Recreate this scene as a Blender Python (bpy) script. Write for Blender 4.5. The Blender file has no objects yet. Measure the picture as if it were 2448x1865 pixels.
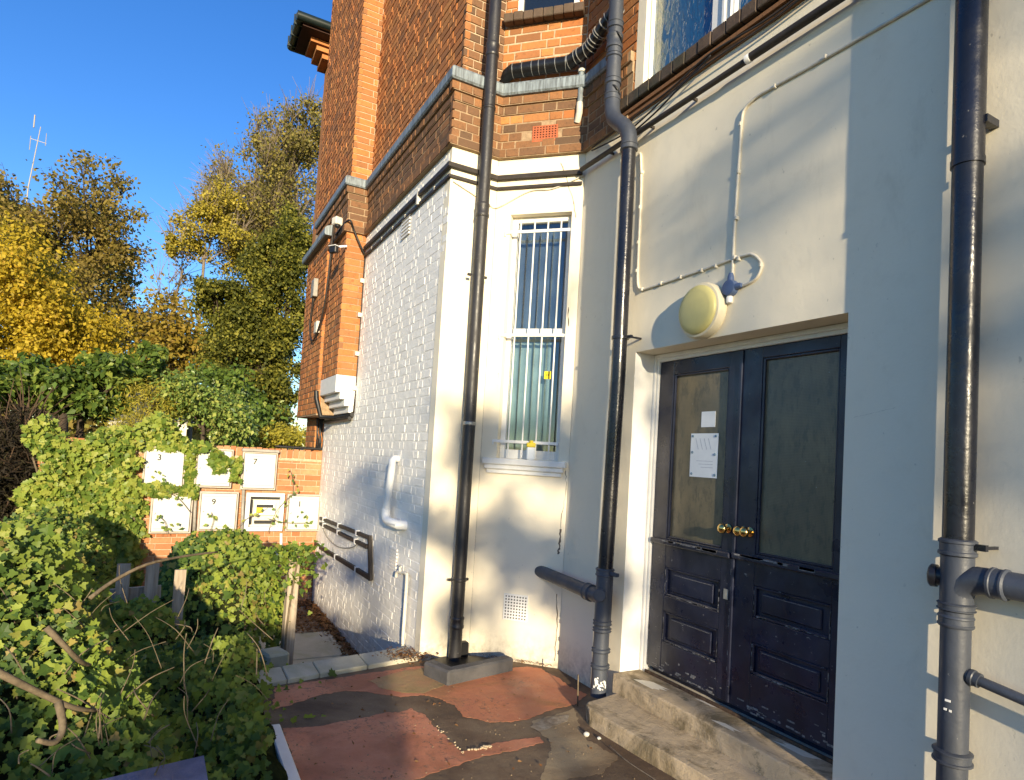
import bpy, bmesh, math, random
import numpy as np
from mathutils import Vector, Matrix, Quaternion

random.seed(7)
rng = np.random.default_rng(11)
D = bpy.data
SC = bpy.context.scene
COL = SC.collection

# ------------------------------------------------------------------ camera
EYE = 1.60
FPX, CX, CY = 1500.0, 1224.0, 1027.25          # photograph pixels (2448 x 1865)
YAW, PITCH, ROLL = -0.49435, 0.04616, -0.05899
_f = np.array([math.cos(YAW)*math.cos(PITCH), math.sin(YAW)*math.cos(PITCH), math.sin(PITCH)])
_rt = np.cross(_f, [0, 0, 1]); _rt /= np.linalg.norm(_rt); _up = np.cross(_rt, _f)
_r2 = math.cos(ROLL)*_rt - math.sin(ROLL)*_up
_u2 = math.sin(ROLL)*_rt + math.cos(ROLL)*_up
cam = D.cameras.new('camera'); camo = D.objects.new('camera', cam); COL.objects.link(camo)
cam.sensor_fit = 'HORIZONTAL'; cam.sensor_width = 36.0
cam.lens = 36.0*FPX/2448.0
cam.shift_x = 0.0
cam.shift_y = (CY-1865/2)/2448.0
cam.clip_start = 0.05; cam.clip_end = 3000
camo.matrix_world = Matrix(((_r2[0], _u2[0], -_f[0], 0), (_r2[1], _u2[1], -_f[1], 0), (_r2[2], _u2[2], -_f[2], EYE), (0, 0, 0, 1)))
SC.camera = camo

# ------------------------------------------------------------------ light
SUN_A, SUN_E = math.radians(14.2), math.radians(10.4)
SUN = Vector((-math.cos(SUN_A)*math.cos(SUN_E), math.sin(SUN_A)*math.cos(SUN_E), math.sin(SUN_E)))
W = D.worlds.new('World'); SC.world = W; W.use_nodes = True
_n = W.node_tree.nodes; _l = W.node_tree.links
_bg = _n['Background']; _bg.inputs['Strength'].default_value = 0.145
_sky = _n.new('ShaderNodeTexSky'); _sky.sky_type = 'NISHITA'; _sky.sun_disc = False
_sky.sun_elevation = SUN_E; _sky.sun_rotation = math.atan2(SUN.x, SUN.y)
_sky.altitude = 200; _sky.air_density = 1.0; _sky.dust_density = 0.2; _sky.ozone_density = 3.0
_hs = _n.new('ShaderNodeHueSaturation'); _hs.inputs['Saturation'].default_value = 1.23; _hs.inputs['Hue'].default_value = 0.515
_l.new(_sky.outputs[0], _hs.inputs['Color']); _l.new(_hs.outputs[0], _bg.inputs['Color'])
sl = D.lights.new('sun', 'SUN'); sl.energy = 4.5; sl.angle = math.radians(0.53); sl.color = (1.0, 0.84, 0.58)
so = D.objects.new('sun', sl); COL.objects.link(so); so.rotation_euler = SUN.to_track_quat('Z', 'Y').to_euler()
SC.view_settings.view_transform = 'Standard'; SC.view_settings.look = 'None'
SC.view_settings.exposure = 0.95; SC.view_settings.gamma = 1.0
SC.view_settings.use_curve_mapping = False
SC.render.engine = 'CYCLES'
SC.cycles.max_bounces = 8; SC.cycles.transparent_max_bounces = 12

# ------------------------------------------------------------------ pixel -> place helpers (for measured points)
def ray(x, y): return _r2*((x-CX)/FPX) - _u2*((y-CY)/FPX) + _f
def PY(x, y, Y=-2.75):
    q = ray(x, y); p = q*(Y/q[1]); return Vector((p[0], p[1], p[2]+EYE))
def PX(x, y, X):
    q = ray(x, y); p = q*(X/q[0]); return Vector((p[0], p[1], p[2]+EYE))
def PZ(x, y, Z=0.0):
    q = ray(x, y); p = q*((Z-EYE)/q[2]); return Vector((p[0], p[1], p[2]+EYE))
def proj(p):
    v = np.array([p[0], p[1], p[2]-EYE]); z = v@_f
    return CX+FPX*(v@_r2)/z, CY-FPX*(v@_u2)/z, z

# ------------------------------------------------------------------ object helpers
BASE = {}
def link(o, parent=None, base=None):
    COL.objects.link(o)
    if parent is not None:
        o.parent = parent; BASE[o.name] = BASE[parent.name]
    else:
        BASE[o.name] = Vector(base) if base is not None else Vector((0, 0, 0))
    return o
def tag(o, label=None, cat=None, group=None, kind=None):
    if label: o['label'] = label
    if cat: o['category'] = cat
    if group: o['group'] = group
    if kind: o['kind'] = kind
    return o
def thing(name, label, cat, base=(0, 0, 0), group=None):
    o = D.objects.new(name, None); o.empty_display_size = 0.1; o.location = base
    link(o, None, base); return tag(o, label, cat, group)

class Fr:                                   # a wall frame: u along, d outward, z up
    def __init__(s, ox, oy, ang):
        s.o = Vector((ox, oy, 0)); s.a = ang
        s.u = Vector((math.cos(ang), math.sin(ang), 0)); s.n = Vector((-math.sin(ang), math.cos(ang), 0))
    def pt(s, u, d, z): return s.o+s.u*u+s.n*d+Vector((0, 0, z))
    def px(s, x, y, d=0.0):                 # pixel -> (u, z) on the plane at distance d
        q = Vector(ray(x, y)); p0 = s.o+s.n*d-Vector((0, 0, 0)); t = (p0.x*s.n.x+p0.y*s.n.y)/(q.x*s.n.x+q.y*s.n.y)
        p = q*t; r = Vector((p.x, p.y, 0))-s.o; return r.dot(s.u), p.z+EYE
WORLD = Fr(0, 0, 0)

class MB:
    def __init__(s): s.v = []; s.f = []; s.t = []; s.tone = []
    def add(s, vs, fs, tone=0.0):
        b = len(s.v); s.v += [tuple(v) for v in vs]; s.tone += [tone]*len(vs)
        s.f += [tuple(b+i for i in f) for f in fs]; return s
    def box(s, fr, u0, u1, d0, d1, z0, z1, bev=0.0, tone=0.0):
        if bev <= 0:
            vs = [fr.pt(u, d, z) for z in (z0, z1) for d in (d0, d1) for u in (u0, u1)]
            return s.add(vs, [(0, 1, 3, 2), (4, 6, 7, 5), (0, 4, 5, 1), (2, 3, 7, 6), (0, 2, 6, 4), (1, 5, 7, 3)], tone)
        b = min(bev, abs(u1-u0)*.45, abs(z1-z0)*.45, abs(d1-d0)*.45)
        bm = bmesh.new()
        vs = [bm.verts.new((u, d, z)) for z in (z0, z1) for d in (d0, d1) for u in (u0, u1)]
        for f in [(0, 1, 3, 2), (4, 6, 7, 5), (0, 4, 5, 1), (2, 3, 7, 6), (0, 2, 6, 4), (1, 5, 7, 3)]:
            bm.faces.new([vs[i] for i in f])
        bmesh.ops.recalc_face_normals(bm, faces=bm.faces)
        bmesh.ops.bevel(bm, geom=bm.edges[:], offset=b, segments=1, affect='EDGES', profile=.7)
        bm.verts.index_update()
        s.add([fr.pt(*v.co) for v in bm.verts], [[v.index for v in f.verts] for f in bm.faces], tone); bm.free()
        return s
    def bar(s, p, q, w, h=None, up=Vector((0, 0, 1)), tone=0.0):
        p, q = Vector(p), Vector(q); h = h or w; d = (q-p).normalized()
        a = d.cross(up)
        if a.length < 1e-4: a = d.cross(Vector((1, 0, 0)))
        a.normalize(); b = a.cross(d)
        vs = [c+a*(i*w/2)+b*(j*h/2) for c in (p, q) for j in (-1, 1) for i in (-1, 1)]
        return s.add(vs, [(0, 1, 3, 2), (4, 6, 7, 5), (0, 4, 5, 1), (2, 3, 7, 6), (0, 2, 6, 4), (1, 5, 7, 3)], tone)
    def tube(s, pts, r, n=10, cap=True, tone=0.0):
        pts = [Vector(p) for p in pts]; m = len(pts)
        rs = r if isinstance(r, (list, tuple, np.ndarray)) else [r]*m
        up = None; rings = []
        for i in range(m):
            d = (pts[min(i+1, m-1)]-pts[max(i-1, 0)]);
            if d.length < 1e-9: d = Vector((0, 0, 1))
            d.normalize()
            if up is None:
                up = Vector((0, 0, 1)) if abs(d.z) < .9 else Vector((1, 0, 0))
            a = d.cross(up)
            if a.length < 1e-5: a = d.cross(Vector((0, 1, 0)))
            a.normalize(); b = a.cross(d); up = b
            rings.append([pts[i]+a*(rs[i]*math.cos(2*math.pi*k/n))+b*(rs[i]*math.sin(2*math.pi*k/n)) for k in range(n)])
        vs = [v for R in rings for v in R]; fs = []
        for i in range(m-1):
            for k in range(n):
                k2 = (k+1) % n; fs.append((i*n+k, i*n+k2, (i+1)*n+k2, (i+1)*n+k))
        if cap: fs += [tuple(range(n-1, -1, -1)), tuple((m-1)*n+k for k in range(n))]
        return s.add(vs, fs, tone)
    def lathe(s, c, axis, prof, n=24, tone=0.0):     # prof: (r, h) along axis
        axis = Vector(axis).normalized(); a = axis.orthogonal().normalized(); b = axis.cross(a); c = Vector(c)
        vs = []; fs = []; m = len(prof)
        for r, h in prof:
            for k in range(n):
                t = 2*math.pi*k/n; vs.append(c+axis*h+a*(max(r, 1e-4)*math.cos(t))+b*(max(r, 1e-4)*math.sin(t)))
        for i in range(m-1):
            for k in range(n):
                k2 = (k+1) % n; fs.append((i*n+k, i*n+k2, (i+1)*n+k2, (i+1)*n+k))
        fs += [tuple(range(n-1, -1, -1)), tuple((m-1)*n+k for k in range(n))]
        return s.add(vs, fs, tone)
    def prism(s, poly, z0, z1, tone=0.0):            # poly: list of (x, y)
        n = len(poly)
        vs = [(x, y, z0) for x, y in poly]+[(x, y, z1) for x, y in poly]
        fs = [tuple(range(n-1, -1, -1)), tuple(range(n, 2*n))]+[(i, (i+1) % n, n+(i+1) % n, n+i) for i in range(n)]
        return s.add(vs, fs, tone)
    def sweep(s, path, prof, tone=0.0):              # plan path (x, y), profile (d, z) closed; mitred
        P = [Vector((p[0], p[1])) for p in path]; m = len(P); k = len(prof); vs = []
        for i in range(m):
            d0 = (P[i]-P[i-1]).normalized() if i else None
            d1 = (P[i+1]-P[i]).normalized() if i < m-1 else None
            n0 = Vector((-d0.y, d0.x)) if d0 else None; n1 = Vector((-d1.y, d1.x)) if d1 else None
            if n0 is None: mi = n1
            elif n1 is None: mi = n0
            else:
                mi = (n0+n1); mi = mi/(mi.length**2)*2
            for d, z in prof: vs.append((P[i].x+mi.x*d, P[i].y+mi.y*d, z))
        fs = []
        for i in range(m-1):
            for j in range(k):
                j2 = (j+1) % k; fs.append((i*k+j, (i+1)*k+j, (i+1)*k+j2, i*k+j2))
        fs += [tuple(range(k)), tuple((m-1)*k+j for j in range(k-1, -1, -1))]
        return s.add(vs, fs, tone)
    def build(s, name, mat, parent=None, smooth=False, base=None, auto=None):
        b = BASE[parent.name] if parent is not None else Vector(base or (0, 0, 0))
        me = D.meshes.new(name)
        me.from_pydata([(v[0]-b.x, v[1]-b.y, v[2]-b.z) for v in s.v], [], s.f)
        if any(s.tone):
            at = me.attributes.new('tone', 'FLOAT', 'POINT'); at.data.foreach_set('value', np.array(s.tone, dtype=np.float32))
        bm = bmesh.new(); bm.from_mesh(me); bmesh.ops.recalc_face_normals(bm, faces=bm.faces); bm.to_mesh(me); bm.free()
        me.materials.append(mat)
        if smooth: me.shade_smooth()
        if smooth and auto: me.set_sharp_from_angle(angle=math.radians(auto))
        o = D.objects.new(name, me)
        if parent is None: o.location = b
        link(o, parent, b)
        return o

def np_obj(name, V, F, mat, parent=None, tone=None, base=None, smooth=False):
    """V (n,3) world coords, F (m,k) faces of one size"""
    b = BASE[parent.name] if parent is not None else Vector(base or (0, 0, 0))
    V = np.asarray(V, dtype=np.float32)-np.array(b, dtype=np.float32); F = np.asarray(F, dtype=np.int32)
    me = D.meshes.new(name); n, (m, k) = len(V), F.shape
    me.vertices.add(n); me.vertices.foreach_set('co', V.ravel())
    me.loops.add(m*k); me.loops.foreach_set('vertex_index', F.ravel())
    me.polygons.add(m); me.polygons.foreach_set('loop_start', np.arange(0, m*k, k, dtype=np.int32))
    if tone is not None:
        at = me.attributes.new('tone', 'FLOAT', 'POINT'); at.data.foreach_set('value', np.asarray(tone, dtype=np.float32))
    me.update(calc_edges=True); me.materials.append(mat)
    if smooth: me.shade_smooth()
    o = D.objects.new(name, me)
    if parent is None: o.location = b
    return link(o, parent, b)

# ------------------------------------------------------------------ materials
class NT:
    def __init__(s, name):
        s.m = D.materials.new(name); s.m.use_nodes = True; s.t = s.m.node_tree; s.N = s.t.nodes; s.L = s.t.links
        s.b = s.N['Principled BSDF']; s.pos = s.N.new('ShaderNodeNewGeometry').outputs['Position']
    def n(s, typ, **kw):
        o = s.N.new('ShaderNode'+typ)
        for k, v in kw.items():
            if k in o.inputs: o.inputs[k].default_value = v
            else: setattr(o, k, v)
        return o
    def noise(s, scale, detail=4, rough=.6, vec=None, dist=0.0):
        o = s.n('TexNoise', Scale=scale, Detail=detail, Roughness=rough, Distortion=dist); s.L.new(vec or s.pos, o.inputs['Vector']); return o.outputs['Fac']
    def mapv(s, scale=(1, 1, 1), rot=(0, 0, 0)):
        o = s.n('Mapping'); o.inputs['Scale'].default_value = scale; o.inputs['Rotation'].default_value = rot; s.L.new(s.pos, o.inputs['Vector']); return o.outputs[0]
    def ramp(s, fac, stops, interp='LINEAR'):
        o = s.n('ValToRGB'); o.color_ramp.interpolation = interp; e = o.color_ramp.elements
        while len(e) < len(stops): e.new(0.5)
        for i, (p, c) in enumerate(stops):
            e[i].position = p; e[i].color = (*c, 1) if isinstance(c, tuple) else (c, c, c, 1)
        s.L.new(fac, o.inputs[0]); return o.outputs[0]
    def mix(s, fac, a, b, typ='MIX'):
        o = s.n('Mix', data_type='RGBA', blend_type=typ)
        for i, x in ((0, fac), (6, a), (7, b)):
            if isinstance(x, (int, float)): o.inputs[i].default_value = x
            elif isinstance(x, tuple): o.inputs[i].default_value = (*x, 1)
            else: s.L.new(x, o.inputs[i])
        return o.outputs[2]
    def math(s, op, a, b=0.0):
        o = s.n('Math', operation=op)
        for i, x in ((0, a), (1, b)):
            if isinstance(x, (int, float)): o.inputs[i].default_value = x
            else: s.L.new(x, o.inputs[i])
        return o.outputs[0]
    def col(s, c):
        if isinstance(c, tuple): s.b.inputs['Base Color'].default_value = (*c, 1)
        else: s.L.new(c, s.b.inputs['Base Color'])
        return s
    def rough(s, r, spec=None):
        if isinstance(r, (int, float)): s.b.inputs['Roughness'].default_value = r
        else: s.L.new(r, s.b.inputs['Roughness'])
        if spec is not None: s.b.inputs['Specular IOR Level'].default_value = spec
        return s
    def bump(s, h, dist=.01, strength=1.0):
        o = s.n('Bump', Strength=strength, Distance=dist); s.L.new(h, o.inputs['Height'])
        if s.b.inputs['Normal'].links: s.L.new(s.b.inputs['Normal'].links[0].from_socket, o.inputs['Normal'])
        s.L.new(o.outputs[0], s.b.inputs['Normal']); return s
    def sep(s, i): 
        o = s.n('SeparateXYZ'); s.L.new(s.pos, o.inputs[0]); return o.outputs[i]
    def tone(s):
        a = s.n('Attribute', attribute_name='tone').outputs['Fac']; r = s.n('ObjectInfo').outputs['Random']
        return s.math('FRACT', s.math('ADD', a, r))

def m_plaster(name, base, dirt, white=False):
    t = NT(name)
    big = t.noise(1.3, 5); fine = t.noise(60, 4); mid = t.noise(9, 5)
    c = t.mix(t.ramp(big, [(.3, 0.0), (.7, 1.0)]), base, tuple(x*.93 for x in base))
    c = t.mix(t.ramp(mid, [(.55, 0.0), (.8, .25)]), c, dirt)
    # splash dirt near the ground and sparse scuffs
    hz = t.math('SUBTRACT', 1.0, t.math('DIVIDE', t.math('ADD', t.sep(2), .0), .28))
    low = t.math('MULTIPLY', t.math('MAXIMUM', hz, 0.0), t.ramp(t.noise(14, 6, .7), [(.35, 0.0), (.7, 1.0)]))
    c = t.mix(low, c, tuple(x*.45 for x in dirt))
    c = t.mix(t.ramp(t.noise(3.2, 6, .7, t.mapv((1, 1, .35)), .5), [(.58, 0.0), (.72, .30)]), c, tuple(x*.86 for x in dirt))
    sc = t.ramp(t.noise(34, 3, .5, t.mapv((1, 1, .6))), [(.72, 0.0), (.76, .55)])
    c = t.mix(sc, c, tuple(x*.55 for x in base))
    t.col(c).rough(.75, .25)
    t.bump(fine, .0016, .45); t.bump(mid, .004, .4); t.bump(t.noise(3, 3), .010, .35)
    return t.m
M = {}
M['cream'] = m_plaster('cream_render', (.82, .745, .585), (.62, .54, .40))
def m_whitebrick():
    t = NT('white_painted_brick')
    c = t.mix(t.ramp(t.noise(7, 5), [(.45, 0.0), (.75, .5)]), (.84, .81, .745), (.74, .70, .62))
    c = t.mix(t.ramp(t.noise(40, 4, .7), [(.68, 0.0), (.74, .7)]), c, (.55, .47, .38))
    hz = t.math('MAXIMUM', t.math('SUBTRACT', 1.0, t.math('DIVIDE', t.math('ADD', t.sep(2), .5), .5)), 0.0)
    c = t.mix(t.math('MULTIPLY', hz, t.ramp(t.noise(9, 6, .7), [(.35, 0.0), (.65, .8)])), c, (.42, .33, .24))
    t.col(c).rough(.55, .35).bump(t.noise(45, 5, .65), .004, .6).bump(t.noise(11, 4), .007, .5); return t.m
M['whitebrick'] = m_whitebrick()
def m_brick(name, stops, spot):
    t = NT(name); tn = t.tone()
    c = t.ramp(tn, stops)
    c = t.mix(t.ramp(t.noise(26, 5, .7), [(.38, 0.0), (.75, .55)]), c, spot)
    c = t.mix(t.ramp(t.noise(90, 3, .6), [(.62, 0.0), (.72, .5)]), c, (.10, .06, .04))
    c = t.mix(t.ramp(t.noise(2.2, 4), [(.55, 0.0), (.8, .28)]), c, (.18, .095, .055))
    c = t.mix(t.ramp(t.noise(11, 6, .75), [(.56, 0.0), (.66, .45)]), c, tuple(x*.45 for x in spot))
    t.col(c).rough(.88, .2).bump(t.noise(70, 5, .7), .004, .7); return t.m
M['brick'] = m_brick('red_brick', [(0, (.40, .14, .045)), (.28, (.50, .19, .06)), (.5, (.36, .15, .06)), (.72, (.55, .235, .075)), (.88, (.24, .11, .05)), (1, (.42, .17, .055))], (.30, .13, .055))
M['brick_dark'] = m_brick('sooty_brick', [(0, (.25, .12, .055)), (.35, (.15, .085, .05)), (.6, (.33, .15, .06)), (.85, (.11, .07, .045)), (1, (.27, .13, .06))], (.12, .075, .045))
M['brick_wall'] = m_brick('garden_brick', [(0, (.40, .165, .075)), (.4, (.47, .225, .11)), (.7, (.36, .14, .06)), (1, (.50, .27, .14))], (.33, .14, .06))
def m_simple(name, c, rough=.6, spec=.4, var=.25, scale=18, bump=.002, metal=0.0, c2=None):
    t = NT(name); c2 = c2 or tuple(x*(1-var) for x in c)
    t.col(t.mix(t.ramp(t.noise(scale, 5, .65), [(.35, 0.0), (.7, 1.0)]), c, c2)).rough(rough, spec)
    t.b.inputs['Metallic'].default_value = metal
    if bump: t.bump(t.noise(scale*4, 4), bump, .6)
    return t.m
M['mortar'] = m_simple('mortar', (.56, .42, .28), .95, .1, .4, 30, .004)
M['mortar_dark'] = m_simple('sooty_mortar', (.40, .28, .17), .95, .1, .4, 30, .004)
def m_lead():
    t = NT('weathered_lead')
    st = t.noise(30, 4, .6, t.mapv((1.5, 1.5, .18)))
    c = t.mix(t.ramp(st, [(.35, 0.0), (.68, 1.0)]), (.26, .31, .34), (.085, .095, .10))
    t.col(c).rough(.55, .5).bump(t.noise(12, 3), .006, .6); return t.m
M['lead'] = m_lead()
def m_pipe(name, c, scuff, rough):
    t = NT(name)
    c1 = t.mix(t.ramp(t.noise(6, 5, .6, t.mapv((1, 1, .35))), [(.35, 0.0), (.75, 1.0)]), c, tuple(x*1.9 for x in c))
    c1 = t.mix(t.ramp(t.noise(55, 3, .5), [(.73, 0.0), (.76, .8)]), c1, scuff)
    t.col(c1).rough(t.ramp(t.noise(9, 4), [(.3, rough), (.7, min(1, rough+.25))]), .5).bump(t.noise(40, 4), .002, .7).bump(t.noise(7, 3, .5, t.mapv((1, 1, .25))), .006, .5); return t.m
M['pipe_black'] = m_pipe('black_pipe_paint', (.0085, .009, .013), (.22, .21, .19), .16)
M['pipe_grey'] = m_pipe('grey_pipe_paint', (.036, .042, .056), (.26, .26, .26), .38)
M['pipe_dark'] = m_pipe('charcoal_pipe', (.017, .016, .017), (.30, .28, .24), .36)
M['white_paint'] = m_simple('white_gloss_paint', (.80, .79, .75), .4, .45, .1, 12, .001)
M['white_plastic'] = m_simple('white_plastic', (.78, .78, .76), .35, .45, .06, 10, 0)
M['box_white'] = m_simple('sun_bleached_plastic', (.58, .57, .51), .45, .35, .06, 8, 0)
M['box_side'] = m_simple('aged_box_side', (.50, .43, .36), .6, .3, .2, 14, 0)
M['off_white'] = m_simple('aged_white', (.66, .62, .52), .5, .4, .22, 22, .001)
M['rim_cream'] = m_simple('aged_cream_plastic', (.66, .60, .44), .45, .35, .1, 10, 0)
M['diffuser'] = m_simple('yellowed_diffuser', (.50, .46, .19), .42, .4, .12, 6, 0)
M['black'] = m_simple('black_rubber', (.012, .012, .013), .45, .4, .3, 20, .001)
M['wrap'] = m_simple('black_wrap', (.014, .014, .015), .32, .5, .4, 12, .006)
M['cable_grey'] = m_simple('grey_cable', (.33, .31, .27), .5, .4, .3, 20, 0)
M['cable_dark'] = m_simple('dark_trunking', (.045, .036, .030), .6, .35, .5, 14, .001)
M['blue_plastic'] = m_simple('blue_grey_plastic', (.075, .115, .23), .45, .4, .2, 14, 0)
M['brass'] = m_simple('brass', (.66, .45, .16), .22, .5, .15, 14, 0, 1.0)
M['steel'] = m_simple('grey_metal', (.42, .42, .40), .4, .5, .2, 14, 0, .6)
M['paper'] = m_simple('white_paper', (.74, .78, .80), .85, .15, .05, 20, 0)
M['ink'] = m_simple('grey_ink', (.42, .45, .52), .9, .1, .1, 20, 0)
M['number'] = m_simple('black_ink', (.03, .03, .03), .8, .2, .1, 20, 0)
M['pin'] = m_simple('blue_pin', (.16, .25, .33), .4, .4, .1, 20, 0)
M['yellow'] = m_simple('yellow_plastic', (.75, .58, .02), .45, .4, .15, 12, 0)
M['crack'] = m_simple('crack_shadow', (.17, .14, .11), 1, 0, .4, 40, 0)
M['wood_grey'] = None
def m_door():
    t = NT('worn_black_gloss')
    c = t.mix(t.ramp(t.noise(5, 5, .6), [(.4, 0.0), (.75, 1.0)]), (.008, .010, .025), (.021, .026, .054))
    chip = t.ramp(t.noise(24, 8, .78, t.mapv((1, 1, 1.5))), [(.635, 0.0), (.66, 1.0)])
    lowf = t.ramp(t.sep(2), [(.05, 1.0), (.62, .8), (.95, .0)])
    lo = t.math('MULTIPLY', chip, t.ramp(t.math('DIVIDE', t.sep(2), 2.0), [(.1, 1.0), (.5, .75), (.62, .12)]))
    c = t.mix(lo, c, (.36, .35, .33))
    t.col(c).rough(t.ramp(t.noise(7, 4), [(.3, .22), (.75, .5)]), .5).bump(t.noise(30, 4), .002, .5); return t.m
M['door'] = m_door()
M['door_chip'] = m_simple('bare_scuffed_edge', (.30, .29, .28), .8, .2, .75, 70, .002)
def m_glass(name, c, rough, bumps, fac=.06, alpha=0.0):
    t = NT(name); t.col(c).rough(rough, .6)
    for sc, di in bumps: t.bump(t.noise(sc, 2, .5, t.mapv((1, 1, .6))), di, 1.0)
    if alpha:
        tr = t.n('BsdfTransparent'); mx = t.n('MixShader'); fz = t.n('Fresnel', IOR=1.52)
        out = t.N['Material Output']; gl = t.n('BsdfGlossy', Roughness=.02)
        t.L.new(t.math('ADD', t.math('MULTIPLY', fz.outputs[0], 1.0), .05), mx.inputs[0]); t.L.new(tr.outputs[0], mx.inputs[1]); t.L.new(gl.outputs[0], mx.inputs[2])
        tr.inputs[0].default_value = (*c, 1); t.L.new(mx.outputs[0], out.inputs[0])
    return t.m
def m_doorglass():
    t = NT('grimy_wired_glass')
    v = t.noise(6, 6, .65, t.mapv((1, 1, .5)))
    c = t.mix(t.ramp(v, [(.38, 0.0), (.7, 1.0)]), (.12, .105, .07), (.21, .17, .10))
    c = t.mix(t.ramp(t.noise(22, 5, .7, t.mapv((1, 1, .4))), [(.52, 0.0), (.62, .5)]), c, (.055, .055, .045))
    c = t.mix(t.ramp(t.noise(60, 2, .5), [(.78, 0.0), (.80, .8)]), c, (.45, .48, .48))
    wv = t.n('TexWave', Scale=38.0, Distortion=.0); wv.bands_direction = 'X'; t.L.new(t.pos, wv.inputs['Vector'])
    w2 = t.n('TexWave', Scale=38.0, Distortion=.0); w2.bands_direction = 'Z'; t.L.new(t.pos, w2.inputs['Vector'])
    w = t.math('MULTIPLY', wv.outputs['Fac'], w2.outputs['Fac'])
    c = t.mix(t.math('MULTIPLY', w, .5), c, (.035, .035, .028))
    t.col(c).rough(.22, .5).bump(w, .001, .5).bump(t.noise(2.5, 3), .01, .3); return t.m
M['door_glass'] = m_doorglass()
def m_obscure():
    t = NT('obscure_glass'); vec = t.mapv((1, 1, .33))
    n1 = t.noise(26, 1.5, .4, vec, 1.2)
    n0 = t.noise(26, 1.5, .4, vec, 1.2); xs = t.ramp(t.math('SUBTRACT', t.sep(0), 2.75), [(.32, 0.0), (.62, 1.0)])
    t.col(t.mix(t.math('MULTIPLY', xs, t.ramp(n0, [(.35, .2), (.6, 1.0)])), (.018, .075, .16), (.16, .20, .16))).rough(.07, .6)  # blue sky reflection and pale light ripples are put into the glass colour
    t.b.inputs['Coat Weight'].default_value = 1.0; t.b.inputs['Coat Roughness'].default_value = .02
    rid = t.ramp(n1, [(.40, 0.0), (.5, 1.0), (.60, 0.0)])
    t.bump(rid, .004, .35); return t.m
M['obscure'] = m_obscure()
M['glass'] = m_glass('clear_glass', (.80, .86, .88), .02, [], alpha=1)
M['glass_dark'] = m_glass('dark_glass', (.010, .016, .028), .05, [(3, .004)])
M['room'] = m_simple('dark_room', (.05, .055, .07), .9, .1, .2, 3, 0)
M['curtain'] = m_simple('reflection_blue_curtain', (.17, .19, .24), .9, .1, .3, 6, 0)  # the upper pane's dim blue-grey reflection is put into this curtain colour
M['curtain_green'] = m_simple('pale_green_curtain', (.42, .49, .46), .9, .1, .3, 6, 0)
def m_ground(name, a, b, c3, sc=5, bump=.006, spots=None, rough=.85, flake=False):
    t = NT(name)
    c = t.mix(t.ramp(t.noise(sc, 6, .65), [(.35, 0.0), (.65, 1.0)]), a, b)
    c = t.mix(t.ramp(t.noise(sc*.35, 4, .6, dist=.6), [(.48, 0.0), (.62, .8)]), c, c3)
    c = t.mix(t.ramp(t.noise(sc*18, 3, .6), [(.62, 0.0), (.75, .5)]), c, tuple(x*.4 for x in a))
    if flake: c = t.mix(t.math('MULTIPLY', t.ramp(t.noise(26, 7, .8), [(.545, 0.0), (.575, 1.0)]), t.ramp(t.noise(2.6, 4, .6), [(.44, 0.0), (.62, .85)])), c, (.15, .105, .07))
    if spots: c = t.mix(t.ramp(t.noise(50, 2, .5), [(.74, 0.0), (.77, .8)]), c, spots)
    t.col(c).rough(t.ramp(t.noise(sc*.7, 3), [(.35, rough-.3), (.65, rough)]), .3)
    t.bump(t.noise(sc*22, 5, .7), bump*.5, .8).bump(t.noise(sc*3, 5, .6), bump*1.6, .7); return t.m
M['asphalt'] = m_ground('worn_dark_cement', (.135, .088, .055), (.20, .145, .092), (.085, .055, .036), 4, .006, (.30, .26, .20))
M['cement'] = m_ground('stained_cement', (.30, .215, .125), (.37, .28, .165), (.15, .10, .06), 4, .005, (.5, .47, .4))
M['red_floor'] = m_ground('red_floor_paint', (.53, .195, .105), (.57, .235, .135), (.36, .135, .07), 5, .004, None, .8, True)
M['lit_red_floor'] = m_ground('worn_sunlit_red_paint', (.52, .20, .095), (.47, .175, .095), (.36, .17, .075), 6, .004, (.5, .33, .22), .8, True)  # same red floor paint, its sunlit orange tone put into the colour
M['moss_floor'] = m_ground('mossy_floor', (.34, .24, .11), (.40, .22, .11), (.26, .22, .085), 7, .006)
M['residue'] = m_ground('pale_residue', (.42, .36, .27), (.22, .16, .10), (.13, .09, .06), 16, .004)
M['concrete'] = m_ground('step_concrete', (.44, .345, .225), (.54, .43, .28), (.15, .12, .055), 2.6, .005, (.62, .6, .55))
def m_step():
    t = NT('mossy_step_concrete')
    c = t.mix(t.ramp(t.noise(4, 6, .65), [(.35, 0.0), (.65, 1.0)]), (.44, .345, .225), (.53, .42, .28))
    c = t.mix(t.ramp(t.noise(2.3, 7, .72, t.mapv((1, 1.6, 1)), .8), [(.47, 0.0), (.60, .85)]), c, (.15, .115, .06))
    c = t.mix(t.ramp(t.noise(7, 6, .75), [(.57, 0.0), (.66, .7)]), c, (.10, .095, .055))
    c = t.mix(t.ramp(t.noise(60, 4, .7), [(.64, 0.0), (.72, .6)]), c, (.12, .09, .06))
    c = t.mix(t.ramp(t.noise(45, 2, .5), [(.76, 0.0), (.78, .7)]), c, (.6, .57, .5))
    t.col(c).rough(.85, .25).bump(t.noise(80, 5, .7), .004, .8).bump(t.noise(12, 5, .6), .010, .7); return t.m
M['step'] = m_step()
M['slab'] = m_ground('pale_concrete_slab', (.44, .41, .31), (.50, .47, .37), (.34, .33, .22), 5, .004)
M['path'] = m_ground('dirty_path', (.30, .22, .14), (.42, .36, .28), (.14, .075, .04), 3, .006)
M['soil'] = m_ground('garden_soil', (.07, .05, .03), (.10, .07, .04), (.045, .035, .02), 3, .02)
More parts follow.
